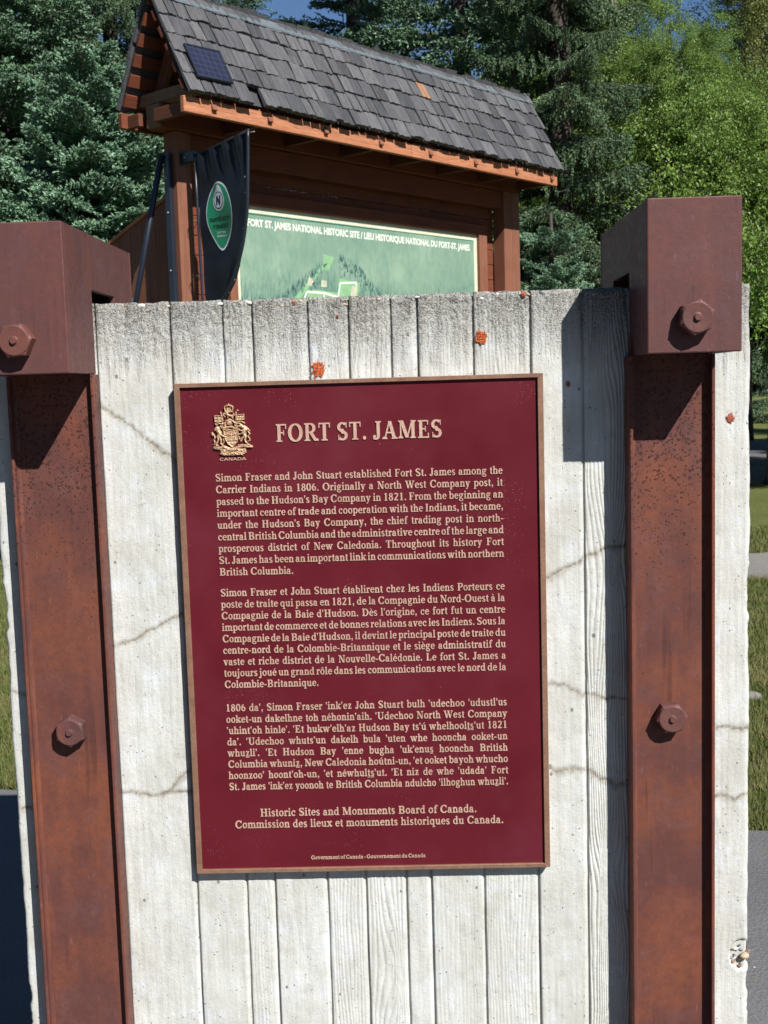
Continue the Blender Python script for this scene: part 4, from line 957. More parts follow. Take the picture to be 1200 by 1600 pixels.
flat('printed_field', [[(1.30, 2.20), (1.39, 2.20), (1.86, 2.62), (1.80, 2.60)], [(1.80, 2.56), (1.86, 2.55), (1.93, 2.665), (1.80, 2.685)], [(1.93, 2.22), (2.16, 2.20), (2.23, 2.47), (1.98, 2.50)], [(1.55, 2.18), (1.95, 2.17), (1.97, 2.38), (1.62, 2.40)]], M_PATH, yp)
flat('printed_track', ribbon([(1.50, 2.22), (1.60, 2.375), (1.80, 2.372), (1.96, 2.345), (2.10, 2.31)], 0.018)+ribbon([(1.93, 2.22), (1.99, 2.46), (2.19, 2.475), (2.16, 2.33)], 0.016)+ribbon([(1.78, 2.25), (1.80, 2.37)], 0.014), M_PRINTW, yp-0.0004)
flat('printed_building', [[(1.76, 2.42), (1.83, 2.42), (1.83, 2.47), (1.77, 2.475)], [(1.60, 2.43), (1.65, 2.42), (1.68, 2.46), (1.63, 2.50)], [(2.11, 2.36), (2.18, 2.36), (2.20, 2.45), (2.13, 2.44)]], M_PLIGHT, yp-0.0006)
q = random.Random(8); tr = []
for i in range(900):
    x = q.uniform(1.03, 3.83)
    bnd = 2.40+0.28*math.exp(-((x-1.98)/0.42)**2)-0.16*min(1, abs(x-1.98)/1.4)+0.02*math.sin(x*9)
    z = bnd-abs(q.gauss(0, 0.09)); 
    if z < 2.1: z = q.uniform(2.1, 2.3)
    if 1.78 < x < 1.97 and z > 2.48: continue
    if 1.93 < x < 2.22 and z > 2.25 and z < 2.5: continue
    if 1.42 < x < 1.95 and z < 2.44+0.25*(x-1.9): continue
    h = q.uniform(0.022, 0.050); w = h*q.uniform(.16, .26); tr.append([(x-w, z), (x+w, z), (x, z+h)])
flat('printed_trees', tr, M_PTREE, yp-0.0002)

# ---- small solar panel on the roof
dy = (VR-VE)/0.8086; dz = (ZR-ZE)/0.8086
SP = thing('solar_panel', 'small dark blue solar panel lying on the left end of the grey shake roof', 'solar panel', Vector(SH.location), SH.rotation_euler.z)
def slopeM(x, s, lift): return Matrix.Translation((x, VE+dy*s-dz*lift, ZE+dz*s+dy*lift)) @ Matrix.Rotation(math.atan2(dz, dy), 4, 'X')
Mp = slopeM(0.252, 0.232, 0.045) @ Matrix.Diagonal((0.92, 0.93, 1, 1)) @ Matrix.Rotation(0.03, 4, 'Z')
ob('panel_glass', boxm('panel_glass', (-0.158, -0.128, 0.004), (0.158, 0.128, 0.0165), M_CELL, 0, 1, Mp), SP)
for lo, hi in (((-0.172, -0.142, 0), (-0.159, 0.142, 0.021)), ((0.159, -0.142, 0), (0.172, 0.142, 0.021)), ((-0.1585, -0.142, 0), (0.1585, -0.129, 0.021)), ((-0.1585, 0.129, 0), (0.1585, 0.142, 0.021))):
    ob('panel_frame', boxm('panel_frame', lo, hi, M_BLACK, 0.002, 1, Mp), SP)
ob('backplate', boxm('backplate', (-0.158, -0.128, -0.020), (0.158, 0.128, 0.003), M_BLACK, 0.002, 1, Mp), SP)

# ---- black steel straps on the left post
BR = thing('steel_brace', 'black flat steel strap and leaning tube standing against the left shelter post', 'brace', Vector(SH.location), SH.rotation_euler.z)
box('strap', (0.205, 0.440, 0.0), (0.2385, 0.498, 3.27), M_BLACK, BR, 0.003)
tube('leaning_tube', [(0.196, 0.50, 3.262), (0.19, 0.86, 2.296), (0.18, 1.72, 0.0)], 0.021, M_BLACK, BR, 10)
for z in (3.10, 2.86, 2.46, 2.10): tube('screw', [(0.197, 0.468, z), (0.206, 0.468, z)], 0.007, M_GALV, BR, 8)
box('foot_bracket', (0.176, 0.862, 2.262), (0.205, 0.895, 2.300), M_GALV, BR, 0.003)

# ---- black banner on a bent pole
BN = thing('banner', 'black curved banner with green leaf-shaped badge hanging from the left shelter post', 'banner', Vector(SH.location), SH.rotation_euler.z)
def m_cloth():
    t = NT('black_banner_cloth'); v = t.co()
    n = t.noise(v, 300, 3); n2 = t.noise(v, 6, 3)
    c = t.mix(t.ramp(n2, 0.3, 0.7), (0.004, 0.005, 0.008), (0.009, 0.011, 0.018))
    return t.done(c, 0.42, t.bump(n, 0.1, 0.001), 0, 0.35)
M_CLOTH = m_cloth()
edgeL = [(0.262, 3.233), (0.255, 2.95), (0.250, 2.60), (0.245, 2.25), (0.235, 1.95), (0.20, 1.72)]
edgeR = [(-0.278, 3.312), (-0.262, 3.06), (-0.238, 2.80), (-0.17, 2.55), (-0.055, 2.34), (0.068, 2.19), (0.13, 1.98), (0.19, 1.72)]
def at(e, z):
    for (a, za), (b2, zb_) in zip(e[:-1], e[1:]):
        if zb_ <= z <= za: return a+(b2-a)*(za-z)/(za-zb_)
    return e[0][0] if z > e[0][1] else e[-1][0]
UB = 0.300
def cloth_x(v, z):  # gentle folds pulled from the top corners
    f = max(0.0, 1-(3.27-z)/0.34)
    return UB+0.020*math.sin(v*46+(3.3-z)*7)*f*0.8+0.0035*math.sin(v*19-z*9)*(1-f)+0.035*math.sin((v+0.28)/0.54*math.pi)*min(1, (3.3-z)*1.3)+0.004*math.sin(z*17+v*8)
nu, nv_ = 46, 72; V = []; F = []
for j in range(nv_+1):
    for i in range(nu+1):
        zt_ = 1.735; s = i/nu; 
        ztop = 3.233+(3.312-3.233)*s; z = ztop+(zt_-ztop)*j/nv_
        a, b2 = at(edgeL, min(z, 3.233))-0.012, at(edgeR, z)+0.006; v = a+(b2-a)*s; V.append((cloth_x(v, z), v, z))
m_ = len(V); V += [(x+0.0022, y, z) for x, y, z in V]
for j in range(nv_):
    for i in range(nu):
        a = j*(nu+1)+i; F.append((a, a+nu+1, a+nu+2, a+1)); F.append((m_+a, m_+a+1, m_+a+nu+2, m_+a+nu+1))
ob('cloth', mesh_from('cloth', V, F, [M_CLOTH], True), BN)
rod = [(UB+0.002, 0.262, 3.233), (UB+0.002, 0.0, 3.272), (UB+0.002, -0.278, 3.312)]
tube('top_rod', rod, 0.009, M_BLACK, BN)
sm = []
for k in range(len(edgeR)-1):
    for t_ in (0, .25, .5, .75):
        P0_, P1_, P2_, P3_ = edgeR[max(k-1, 0)], edgeR[k], edgeR[k+1], edgeR[min(k+2, len(edgeR)-1)]
        f = lambda a, b_, c, d: 0.5*((2*b_)+(-a+c)*t_+(2*a-5*b_+4*c-d)*t_**2+(-a+3*b_-3*c+d)*t_**3)
        sm.append((UB+0.002, f(P0_[0], P1_[0], P2_[0], P3_[0]), f(P0_[1], P1_[1], P2_[1], P3_[1])))
tube('bent_pole', [(UB+0.002, -0.280, 3.325)]+sm[1:]+[(UB+0.002, 0.19, 1.72)], 0.0115, M_BLACK, BN)
tube('inner_pole', [(UB+0.002, p[0]+0.012, p[1]) for p in edgeL], 0.010, M_BLACK, BN)
box('bracket', (UB-0.020, 0.262, 3.195), (UB+0.022, 0.399, 3.268), M_BLACK, BN, 0.003)
box('bracket_plate', (UB-0.028, 0.392, 3.180), (UB+0.030, 0.3995, 3.285), M_BLACK, BN, 0.001)
tube('screw', [(UB-0.001, 0.355, 3.232), (UB-0.024, 0.355, 3.232)], 0.006, M_GALV, BN, 8)
tube('hook', [(UB, -0.280, 3.300), (UB, -0.345, 3.297)], 0.004, M_GALV, BN, 6)
for z in (3.02, 2.92, 2.80, 2.69, 2.58, 2.47, 2.36, 2.28):
    v = at(edgeR, z)+0.022; tube('grommet', [(cloth_x(v, z)-0.003, v, z), (cloth_x(v, z)+0.001, v, z)], 0.0065, M_GALV, BN, 8)
for z in (2.78, 2.40):
    tube('tie_wire', [(UB, 0.268, z), (UB-0.01, 0.33, z+0.01), (UB+0.02, 0.399, z-0.03)], 0.0022, M_BLACK, BN, 5)
    tube('tie_wire', [(UB, 0.268, z), (UB+0.01, 0.33, z-0.035), (UB+0.02, 0.399, z-0.035)], 0.0022, M_BLACK, BN, 5)
# badge on the cloth: local badge axes p (reading direction, runs towards -y) and z
M_BADGE = plain('badge_green', (0.012, 0.19, 0.090), 0.4, var=0.05); M_BWHITE = plain('badge_white', (0.55, 0.60, 0.62), 0.4, var=0.04); M_BDARK = plain('badge_black', (0.006, 0.012, 0.014), 0.5)
BC, BZ = 0.052, 2.83
def bpos(p, z, d): v = BC-p; return (cloth_x(v, z)-d, v, z)
def badge_shape(name, outline, mat, d, centre):
    n = len(outline); rings = 6; V = []; F = []
    for k in range(rings+1):
        for (p, z) in outline: V.append(bpos(centre[0]+(p-centre[0])*(k/rings), centre[1]+(z-centre[1])*(k/rings), d))
    for k in range(rings):
        for i in range(n): F.append((k*n+i, k*n+(i+1) % n, (k+1)*n+(i+1) % n, (k+1)*n+i))
    return ob(name, mesh_from(name, V, F, [mat], True), BN)
def leaf(sc, n=40):
    out = []
    for i in range(n):
        a = 2*math.pi*i/n; p = 0.128*math.sin(a)*sc; c = math.cos(a)
        if c > 0: z = BZ+0.200*c*sc; p *= (1-0.18*c*c*c)
        else: z = BZ+0.262*c*sc; p *= (1-0.42*c*c)
        out.append((p, z))
    return out
badge_shape('badge_edge', leaf(1.0), M_BWHITE, 0.0030, (0, BZ)); badge_shape('badge', leaf(0.945), M_BADGE, 0.0042, (0, BZ))
def circ(cp, cz, rx, rz, n=28): return [(cp+rx*math.sin(2*math.pi*i/n), cz+rz*math.cos(2*math.pi*i/n)) for i in range(n)]
NC = BZ+0.075
drop = [(-0.052+0.104*0, 0)]
badge_shape('emblem_ring', [(0.060*math.sin(2*math.pi*i/32)*(1 if math.cos(2*math.pi*i/32) < 0.3 else 0.92), NC+0.070*math.cos(2*math.pi*i/32)+(0.036*max(0, math.cos(2*math.pi*i/32))**7)) for i in range(32)], M_BWHITE, 0.0054, (0, NC))
badge_shape('emblem_ring_dark', circ(0, NC, 0.050, 0.058), M_BDARK, 0.0064, (0, NC)); badge_shape('emblem_disc', circ(0, NC, 0.044, 0.051), M_BWHITE, 0.0074, (0, NC))
def strokes(name, segs, mat, d):
    V = []; F = []
    for (p0, z0, p1, z1, w) in segs:
        L_ = math.hypot(p1-p0, z1-z0); nx, nz = -(z1-z0)/L_*w/2, (p1-p0)/L_*w/2; b = len(V)
        for p, z in ((p0+nx, z0+nz), (p0-nx, z0-nz), (p1-nx, z1-nz), (p1+nx, z1+nz)): V.append(bpos(p, z, d))
        F.append((b, b+1, b+2, b+3))
    return ob(name, mesh_from(name, V, F, [mat]), BN)
strokes('emblem_letter', [(-0.020, NC-0.032, -0.014, NC+0.026, 0.013)], M_BDARK, 0.0084); strokes('emblem_letter', [(0.014, NC-0.026, 0.020, NC+0.032, 0.013)], M_BDARK, 0.0085); strokes('emblem_letter', [(-0.016, NC+0.030, 0.016, NC-0.030, 0.014)], M_BDARK, 0.0088)
def cloth_text(name, s, p0, p1, z, cap, mat, bold=0.01):
    o = sans_text(name, s, p0, p1, z, cap, 0, mat, BN, bold)
    for v in o.data.vertices: v.co = bpos(v.co.x, v.co.z, 0.0060)
cloth_text('badge_print', 'northern', -0.092, 0.092, BZ-0.062, 0.040, M_BDARK); cloth_text('badge_print', 'routes', -0.066, 0.070, BZ-0.110, 0.040, M_BDARK)
cloth_text('badge_print', 'CULTURAL', -0.040, 0.040, BZ-0.145, 0.014, M_BWHITE); cloth_text('badge_print', 'EXPERIENCE', -0.044, 0.044, BZ-0.170, 0.014, M_BWHITE)
#@@PART4
# ------------------------------------------------------------------ trees
def m_needle(name, a, b, tip):
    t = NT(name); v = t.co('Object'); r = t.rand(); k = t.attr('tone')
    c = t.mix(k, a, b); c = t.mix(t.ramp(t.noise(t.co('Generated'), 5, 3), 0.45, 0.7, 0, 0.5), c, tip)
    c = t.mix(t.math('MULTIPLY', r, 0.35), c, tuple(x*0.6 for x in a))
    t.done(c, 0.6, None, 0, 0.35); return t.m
M_NB = m_needle('blue_spruce_needles', (0.045, 0.095, 0.052), (0.205, 0.330, 0.205), (0.160, 0.255, 0.115))
M_NG = m_needle('green_spruce_needles', (0.034, 0.070, 0.034), (0.150, 0.235, 0.115), (0.150, 0.180, 0.065))
M_NY = m_needle('frosty_young_needles', (0.052, 0.115, 0.066), (0.245, 0.395, 0.255), (0.200, 0.315, 0.150))
def m_leaf(name, a, b, tip):
    t = NT(name); k = t.attr('tone'); r = t.rand()
    c = t.mix(k, a, b); c = t.mix(t.math('MULTIPLY', r, 0.4), c, tip)
    t.done(c, 0.45, None, 0, 0.4)
    tl = t.node('ShaderNodeBsdfTranslucent'); t.put(tl.inputs[0], t.mix(0.5, c, (0.16, 0.26, 0.02)))
    mx = t.node('ShaderNodeMixShader'); mx.inputs[0].default_value = 0.33
    t.link(t.b.outputs[0], mx.inputs[1]); t.link(tl.outputs[0], mx.inputs[2])
    out = [n for n in t.n.nodes if n.type == 'OUTPUT_MATERIAL'][0]; t.link(mx.outputs[0], out.inputs[0]); return t.m
M_LB = m_leaf('birch_leaves', (0.110, 0.200, 0.036), (0.260, 0.410, 0.085), (0.19, 0.26, 0.05))
M_LY = m_leaf('yellowing_leaves', (0.110, 0.150, 0.030), (0.26, 0.31, 0.075), (0.19, 0.16, 0.05))
def m_bark(name, a, b):
    t = NT(name); n = t.noise(t.co(scale=(1, 1, .3)), 14, 5, 0.7)
    return t.done(t.mix(t.ramp(n, 0.35, 0.65), a, b), 0.9, t.bump(n, 0.8, 0.02), 0, 0.2)
M_BARK = m_bark('dark_spruce_bark', (0.035, 0.028, 0.024), (0.085, 0.070, 0.060)); M_BIRCH = m_bark('pale_birch_bark', (0.12, 0.11, 0.10), (0.48, 0.46, 0.42))

def needle_spray(P, D, Lg, tone, r, wid=0.46):
    """plump needle-clad shoot at every point: a slim closed double pyramid, six triangles"""
    n = len(P); D = D/np.linalg.norm(D, axis=1, keepdims=True); A = np.cross(D, r.normal(0, 1, (n, 3))); A /= np.linalg.norm(A, axis=1, keepdims=True)+1e-6; B = np.cross(D, A)
    L_ = (Lg*(0.75+0.5*r.random(n)))[:, None]; w = L_*wid*0.5; m = P+D*L_*0.42
    V = np.stack([P, m+A*w, m-A*w*0.5+B*w*0.87, m-A*w*0.5-B*w*0.87, P+D*L_], 1).reshape(-1, 3)
    i = (np.arange(n)*5)[:, None]; T = np.array([[0, 2, 1], [0, 3, 2], [0, 1, 3], [4, 1, 2], [4, 2, 3], [4, 3, 1]])
    F = (i[:, None, :]+T[None]).reshape(-1, 3).astype(np.int32)
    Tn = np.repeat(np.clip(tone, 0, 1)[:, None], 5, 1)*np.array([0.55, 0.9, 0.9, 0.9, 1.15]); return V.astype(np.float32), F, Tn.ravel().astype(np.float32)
def bough_mesh(seed, L_, mat, droop, hang, dens=1.0, sz=0.085, up=0.25):
    r = np.random.default_rng(seed); P = []; D = []; S = []; T = []; tw = []
    def pt(t): return np.array([L_*t, 0, -droop*L_*t+up*L_*t*t*0.9])
    spine = [pt(t) for t in np.linspace(0, 1, 9)]
    for t in np.arange(0.06, 1.0, 0.055/L_*1.0/dens):
        base = pt(t); env = (1-t)**0.8*0.55*min(1, t*3.0+0.45)+0.06
        for sd in (-1, 1):
            ln = L_*env*(0.7+0.6*r.random()); a = np.radians(38+25*r.random()); d = np.array([np.cos(a), sd*np.sin(a), r.normal(0, .10)-hang*0.25]); d /= np.linalg.norm(d)
            tw.append((base, base+d*ln*0.9))
            m = max(3, int(ln/0.042*dens))
            for q in np.linspace(0.10, 1, m):
                p = base+d*ln*q+np.array([0, 0, -hang*ln*0.5*q*q])+r.normal(0, 0.012, 3)
                for _ in range(3):
                    o = np.array([d[0]+r.normal(0, .5), d[1]+r.normal(0, .5), d[2]+r.normal(0.12, .35)-hang*0.5]); P.append(p); D.append(o); S.append(sz*(0.7+0.5*r.random())); T.append(0.22+0.85*q*r.random()+0.1*r.normal())  # tone: paler shoot tips, plus inner shade and lit ends painted in
                if hang > 0.3 and r.random() < 0.5:
                    for hh in np.arange(0.03, 0.05+0.22*r.random()*hang, 0.035): P.append(p-np.array([0, 0, hh])); D.append(np.array([r.normal(0, .3), r.normal(0, .3), -1])); S.append(sz*0.7); T.append(0.3+0.3*r.random())
    for t in np.linspace(0.2, 1.0, int(26*dens)):
        for _ in range(2): P.append(pt(t)+r.normal(0, .01, 3)); D.append(np.array([1, r.normal(0, .6), r.normal(.2, .4)])); S.append(sz); T.append(r.random())
    V, F, Tn = needle_spray(np.array(P, np.float32), np.array(D, np.float32), np.array(S, np.float32), np.array(T, np.float32), r)
    mi = np.zeros(len(F), np.int32)
    # twigs as thin three-sided spikes
    tv = []; tf = []; b = len(V)
    def spike(a, c, w):
        nonlocal b
        d = c-a; s1 = np.cross(d, [0, 0, 1.]); s1 = s1/(np.linalg.norm(s1)+1e-6)*w; s2 = np.array([0, 0, w])
        tv.extend([a+s1, a-s1, a+s2*1.4, c]); tf.extend([(b, b+1, b+3), (b+1, b+2, b+3), (b+2, b, b+3)]); b += 4
    for a, c in tw: spike(a, c, 0.004)
    for a, c in zip(spine[:-1], spine[1:]): spike(a, c+(c-a)*0.3, 0.014)
    V = np.concatenate([V, np.array(tv, np.float32)]); F = np.concatenate([F, np.array(tf, np.int32)]); Tn = np.concatenate([Tn, np.zeros(len(tv), np.float32)])
    mi = np.concatenate([mi, np.ones(len(tf), np.int32)])
    return mesh_np('bough', V, F, [mat, M_BARK], False, dict(tone=Tn), mi)
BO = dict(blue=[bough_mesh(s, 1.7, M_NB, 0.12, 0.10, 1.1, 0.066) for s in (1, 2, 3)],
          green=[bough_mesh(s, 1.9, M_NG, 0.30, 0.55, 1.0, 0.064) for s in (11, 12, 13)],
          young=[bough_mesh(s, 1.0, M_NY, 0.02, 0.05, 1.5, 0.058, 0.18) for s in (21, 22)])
BL = dict(blue=1.7, green=1.9, young=1.0)
def taper_trunk(name, H, r0, mat, parent, lean=0.0, seed=0):
    q = random.Random(seed); pts = []; rad = []
    for i in range(14):
        t = i/13; pts.append((lean*t*H+q.uniform(-.02, .02)*H*0.1, q.uniform(-.02, .02)*H*0.1, -0.2+(H+0.2)*t)); rad.append(r0*(1-t)**0.8+0.012+(0.25*r0 if i == 0 else 0))
    return tube(name, pts, rad, mat, parent, 12)
def spruce(px, d, H, R, kind, label, seed, n=70, z0=0.25, group='spruce trees behind the shelter', dens_low=1.6, world=None):
    X_ = (px-645)/1821*d; Y_ = d-2.0
    if world: X_, Y_ = world
    q = random.Random(seed); root = thing('spruce_tree', label, 'tree', (X_, Y_, 0), q.uniform(0, 6.28), group)
    taper_trunk('trunk', H, 0.012*H+0.03, M_BARK, root, 0, seed)
    n = int(n*1.35)
    for i in range(n):
        t = (i+0.5)/n; z = z0+(H-z0-0.3)*t**dens_low; fr = 1-z/H; gap = 0.42 if kind != 'young' else 0.30; z = max(z0, round(z/gap)*gap+q.uniform(-.07, .07))
        L_ = R*(0.18+0.82*fr**0.8)*q.uniform(0.72, 1.12)
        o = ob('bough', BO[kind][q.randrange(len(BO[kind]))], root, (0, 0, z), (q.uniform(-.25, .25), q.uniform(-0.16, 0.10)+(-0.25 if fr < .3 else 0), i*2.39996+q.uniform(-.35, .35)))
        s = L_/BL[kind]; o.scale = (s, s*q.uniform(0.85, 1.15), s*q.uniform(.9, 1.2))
    return root
spruce(25, 15.0, 13.5, 2.3, 'blue', 'broad blue-green spruce filling the left edge of the photo above the steel cap', 1, 135)
spruce(205, 21.0, 15, 2.6, 'green', 'dark shaded spruce standing behind the left end of the shelter', 2, 105)
spruce(160, 12.6, 5.3, 1.75, 'young', 'young bushy blue spruce just left of the shelter with dense frosty boughs', 3, 170, 0.15, dens_low=1.05)
spruce(735, 20.0, 16, 2.7, 'blue', 'tall spruce whose trunk rises behind the middle of the shake roof', 4, 92)
spruce(575, 24.0, 17, 2.1, 'blue', 'spruce seen above the ridge over the solar-panel half of the roof', 5, 120)
spruce(392, 23.0, 15, 2.2, 'blue', 'spruce hidden mostly by the roof, top showing above the ridge near the left', 6, 100)
spruce(880, 15.0, 14, 1.55, 'green', 'drooping dark green spruce right of the shelter roof end', 7, 130)
spruce(868, 12.4, 3.35, 1.05, 'young', 'small young spruce low beside the right shelter post above the wall', 8, 60, 0.15, dens_low=1.1)
spruce(960, 26.0, 16, 2.3, 'green', 'dark spruce standing behind the bright birch', 9, 90, 1.5)
spruce(1163, 30.0, 13, 2.0, 'green', 'dark spruce far back at the right edge of the photo', 10, 90, 4.2)
spruce(860, 27.0, 18, 2.4, 'blue', 'spruce further back between the shelter roof and the drooping spruce', 11, 90)
spruce(-60, 20.0, 15, 2.8, 'blue', 'spruce just beyond the left edge of the photo', 12, 90)
spruce(110, 27.0, 17, 3.2, 'green', 'spruce far back on the left seen through gaps between nearer boughs', 13, 90)
spruce(1350, 17.0, 13, 2.4, 'green', 'spruce just beyond the right edge of the photo', 14, 80, 2.6)
for i, (x, y) in enumerate([(13.2, 17.0), (15.5, 26.0), (21.0, 38.0), (27.0, 50.0), (13.0, 20.5), (11.0, 12.6)]):
    spruce(0, 0, 13, 3.2, 'green', ['spruce out on the lawn to the right casting shade on the grass', 'second spruce further right beside the road casting shade', 'third spruce out of frame to the right beyond the road', 'farthest of the spruces out of frame to the right', 'spruce between the first two of those out of frame to the right', 'nearest of the spruces out of frame to the right'][i], 20+i, 70, 2.6, world=(x, y))
for i, (a, d) in enumerate([(200, 12), (222, 15), (243, 12.5), (262, 14), (278, 13), (180, 13), (352, 15), (10, 16)]):  # unseen spruces added behind the camera to cut sky light and deepen shadows
    spruce(0, 0, 14, 3.4, 'green', 'unseen spruce added behind the camera to dim the sky light', 90+i, 70, 1.2, group='added spruces behind the camera', world=(d*math.cos(math.radians(a)), -2+d*math.sin(math.radians(a))))
for i in range(16):                                      # ranks of the wood behind
    px = -150+i*100+rng.uniform(-20, 20); d = 34+rng.uniform(0, 14)
    if 440 < px < 545 or 1050 < px < 1110 or 700 < px < 850: continue
    if px > 1100: d = 92+rng.uniform(0, 10)
    o = spruce(px, d, rng.uniform(13, 17)*(1.6 if d > 60 else 1), 3.4*(1.6 if d > 60 else 1), 'green', 'distant dark spruce in the wood behind the nearer trees', 40+i, 60, group='distant spruces in the wood')

def leafy_mesh(seed, L_, mat, leaves, hang, size):
    r = np.random.default_rng(seed); tw = []; P = []
    def grow(p, d, ln, lvl):
        n = 5; pts = [p]
        for i in range(n):
            d = d+r.normal(0, .16, 3)+np.array([0, 0, -0.05*hang*(lvl+1)]); d /= np.linalg.norm(d); p = p+d*ln/n; pts.append(p)
            if lvl < 2:
                for _ in range(2 if lvl else 3):
                    e = d+r.normal(0, .65, 3); e[2] -= 0.25*hang; grow(p, e/np.linalg.norm(e), ln*(0.42 if lvl == 0 else .5), lvl+1)
        tw.append((pts, 0.012/(lvl*1.6+1)))
        if lvl: P.extend([(a, lvl) for a in pts[1:]])
    grow(np.zeros(3), np.array([1, 0, 0.30]), L_, 0)
    V = []; F = []; T = []; mi = []
    pp = np.array([p for p, _ in P]); idx = r.integers(0, len(pp), leaves)
    C_ = pp[idx]+r.normal(0, 0.055, (leaves, 3))+np.stack([np.zeros(leaves), np.zeros(leaves), -np.abs(r.normal(0, 0.07, leaves))], 1)*hang
    dn = r.normal(0, 1, (leaves, 3)); dn[:, 2] = -np.abs(dn[:, 2])-0.4; dn /= np.linalg.norm(dn, axis=1, keepdims=True)
    sd = np.cross(dn, r.normal(0, 1, (leaves, 3))); sd /= np.linalg.norm(sd, axis=1, keepdims=True); fo = np.cross(dn, sd)*0.18
    s = (size*(0.5+1.0*r.random(leaves)))[:, None]
    V = np.stack([C_, C_+(dn*0.5+sd*0.36+fo)*s, C_+dn*s, C_+(dn*0.5-sd*0.36+fo)*s], 1).reshape(-1, 3)
    i = np.arange(leaves)*4; F = np.concatenate([np.stack([i, i+1, i+2], 1), np.stack([i, i+2, i+3], 1)]); mi = np.zeros(len(F), np.int32)
    T = np.repeat(r.random(leaves), 4)
    tv = []; tf = []; b = len(V)
    for pts, w in tw:
        for a, c in zip(pts[:-1], pts[1:]):
            d = c-a; s1 = np.cross(d, [0.1, 0, 1.]); s1 = s1/(np.linalg.norm(s1)+1e-6)*w; s2 = np.array([0, 0, w])
            tv.extend([a+s1, a-s1, a+s2*1.4, c+d*.1]); tf.extend([(b, b+1, b+3), (b+1, b+2, b+3), (b+2, b, b+3)]); b += 4
    V = np.concatenate([V, np.array(tv)]); F = np.concatenate([F, np.array(tf)]); T = np.concatenate([T, np.zeros(len(tv))]); mi = np.concatenate([mi, np.ones(len(tf), np.int32)])
    return mesh_np('branch', V, F, [mat, M_BARK], False, dict(tone=T), mi)
LM = dict(birch=[leafy_mesh(s, 1.5, M_LB, 2300, 1.0, 0.047) for s in (1, 2, 3)], yellow=[leafy_mesh(s, 1.5, M_LY, 1700, 0.6, 0.038) for s in (4, 5, 6)])
def leaftree(px, d, H, R, kind, label, seed, n=80, z0=1.2, group='leafy birches on the right', name='birch_tree'):
    X_ = (px-645)/1821*d; Y_ = d-2.0; q = random.Random(seed)
    root = thing(name, label, 'tree', (X_, Y_, 0), q.uniform(0, 6.28), group)
    taper_trunk('trunk', H*0.92, 0.010*H+0.02, M_BIRCH, root, q.uniform(-.02, .02), seed)
    for i in range(n):
        t = (i+.5)/n; z = z0+(H-z0-0.3)*t**1.2; pr_ = math.sin(math.pi*min(1, (z/H)*0.8+0.22))**0.7; L_ = max(0.5, R*pr_*q.uniform(.6, 1.1))
        r_in = q.uniform(0, 0.35)*L_; a = i*2.39996+q.uniform(-.4, .4)
        o = ob('branch', LM[kind][q.randrange(3)], root, (r_in*math.cos(a), r_in*math.sin(a), z), (q.uniform(-.6, .6), q.uniform(-0.5, 0.25), a)); s = L_/1.5; o.scale = (s,)*3 if s < 1.3 else (1.3, 1.3, 1.3)
    return root
leaftree(1068, 16.0, 6.4, 1.45, 'birch', 'bright green birch between the drooping spruce and the right steel cap', 61, 140, 3.0)
leaftree(975, 18.0, 10.5, 1.15, 'birch', 'green birch slightly behind and left of the bright birch', 62, 110, 1.8)
leaftree(1212, 17.5, 11.0, 1.2, 'yellow', 'yellow-green fine-leaved tree at the right edge of the photo', 63, 125, 4.9, name='leafy_tree')
leaftree(1125, 23.0, 7.6, 1.6, 'birch', 'greener tree behind the yellowing one, right of the birch', 64, 80, 4.6)
leaftree(865, 19.5, 9.5, 1.5, 'birch', 'thin green birch showing through the spruces right of the roof', 65, 60, 2.2)
leaftree(455, 30.0, 10.6, 1.4, 'yellow', 'yellowish leafy tree peeping above the ridge beside a gap of sky', 66, 50, 3.2, name='leafy_tree')

# ------------------------------------------------------------------ picnic table far off at the right, with a pale bundle on it
M_ORW = plain('orange_brown_timber', (0.36, 0.12, 0.04), 0.7); M_GRW = plain('grey_timber', (0.20, 0.19, 0.18), 0.8)
PT = thing('picnic_table', 'small distant picnic table with orange legs in the shade at the right edge', 'picnic table', (22.6, 68.0, 0), 0.1)
for i in range(5): box('tabletop_board', (-1.1, -0.37+i*0.15, 0.72), (1.1, -0.23+i*0.15, 0.76), M_GRW, PT, 0.004)
for s in (-1, 1):
    for j in range(2): box('bench_board', (-1.1, s*0.72-0.13+j*0.135, 0.42), (1.1, s*0.72+j*0.135, 0.455), M_GRW, PT, 0.004)
for x in (-0.8, 0.0, 0.8):
    for s in (-1, 1): prism('leg', [(s*0.62, 0.0), (s*0.80, 0.0), (s*0.36, 0.7195), (s*0.20, 0.7195)], x-0.09, x+0.09, 'yz', M_ORW, PT)
    box('bench_support', (x+0.092, -0.85, 0.30), (x+0.15, 0.85, 0.419), M_ORW, PT)
bs = ob('bundle', blob('bundle', plain('pale_cloth', (0.55, 0.57, 0.62), 0.8, var=0.3, scale=6), 9, 3), None, (22.7, 68.0, 0.98)); bs.scale = (0.42, 0.26, 0.33)
tag(bs, 'pale grey cloth bundle lying on the distant picnic table', 'bundle')

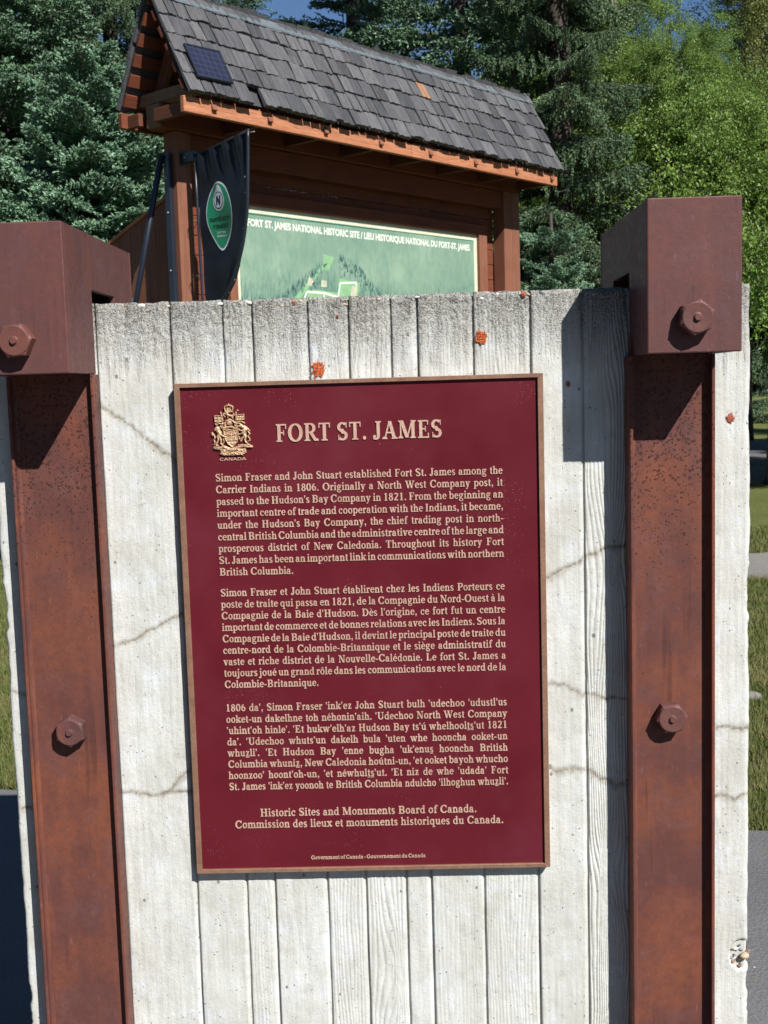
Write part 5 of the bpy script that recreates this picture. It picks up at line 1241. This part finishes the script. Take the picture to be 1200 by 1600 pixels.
# ------------------------------------------------------------------ grass blades where the lawn shows beside the wall
def blades(n, fx, seed):
    r = np.random.default_rng(seed); x, y = fx(r, n); h = r.uniform(0.02, 0.055, n)*(1+0.6*(r.random(n) < .1)); a = r.uniform(0, 6.28, n); w = 0.0022+0.0008*y*0.3
    c, s = np.cos(a), np.sin(a); lx, ly = r.normal(0, .022, n), r.normal(0, .022, n); z = np.full(n, -0.012)
    V = np.stack([np.stack([x-c*w, y-s*w, z], 1), np.stack([x+c*w, y+s*w, z], 1), np.stack([x+lx, y+ly, z+h], 1)], 1).reshape(-1, 3)
    return V, np.arange(3*n).reshape(-1, 3), np.repeat(r.random(n), 3)
def m_blade():
    t = NT('grass_blades'); k = t.attr('tone')
    c = t.mix(k, (0.055, 0.085, 0.018), (0.16, 0.17, 0.055)); c = t.mix(t.ramp(t.noise(t.co(), 4, 4), 0.45, 0.7, 0, 0.7), c, (0.21, 0.18, 0.085)); return t.done(c, 0.7, None, 0, 0.2)
M_BLADE = m_blade()
def right(r, n):
    y = 1.95+8.5*r.random(n)**1.5; X0 = 0.285*(y+2)-0.05; x = X0+r.random(n)*(0.06*(y+2)+0.3); k_ = (y > 2.25-0.21*x) & ~((y > 6.95+.12*x) & (y < 7.95+.12*x)); return np.where(k_, x, 2.2), np.where(k_, y, 3.2+r.random(n))
def left(r, n):
    y = 2.45+7.0*r.random(n)**1.5; X1 = -0.31*(y+2)+0.05; x = X1-r.random(n)*(0.06*(y+2)+0.3); k_ = (y > 2.25-0.21*x) & ~((y > 6.85+.12*x) & (y < 8.05+.12*x)); return np.where(k_, x, -2.6), np.where(k_, y, 4+r.random(n))
for fn, s, lb in ((right, 1, 'short dry-tipped grass on the lawn right of the concrete wall'), (left, 2, 'short grass on the lawn left of the concrete wall')):
    V, F, T = blades(60000, fn, s); tag(ob('grass', mesh_np('grass', V, F, [M_BLADE], False, dict(tone=T))), lb, kind='stuff')
# stones edging the lawn
ST = [blob('stone', plain('edging_stone', (0.17, 0.165, 0.15), 0.85, scale=12), 70+i) for i in range(3)]
for i, (x, y, s) in enumerate([(1.66, 3.72, .06), (1.76, 3.60, .05), (1.90, 3.66, .07), (1.60, 3.98, .035)]):
    o = ob('stone', ST[i % 3], None, (x, y, s*0.25), (0, 0, i*1.3)); o.scale = (s, s*.8, s*.5)
    tag(o, ['pale lawn-edge stone showing nearest the wall edge', 'low grey stone in front of the other lawn-edge stones', 'grey stone farthest right in the row on the lawn', 'smallest stone lying behind the others on the lawn'][i], 'stone', 'stones on the lawn')
for me in list(bpy.data.meshes):
    if me.users == 0: bpy.data.meshes.remove(me)
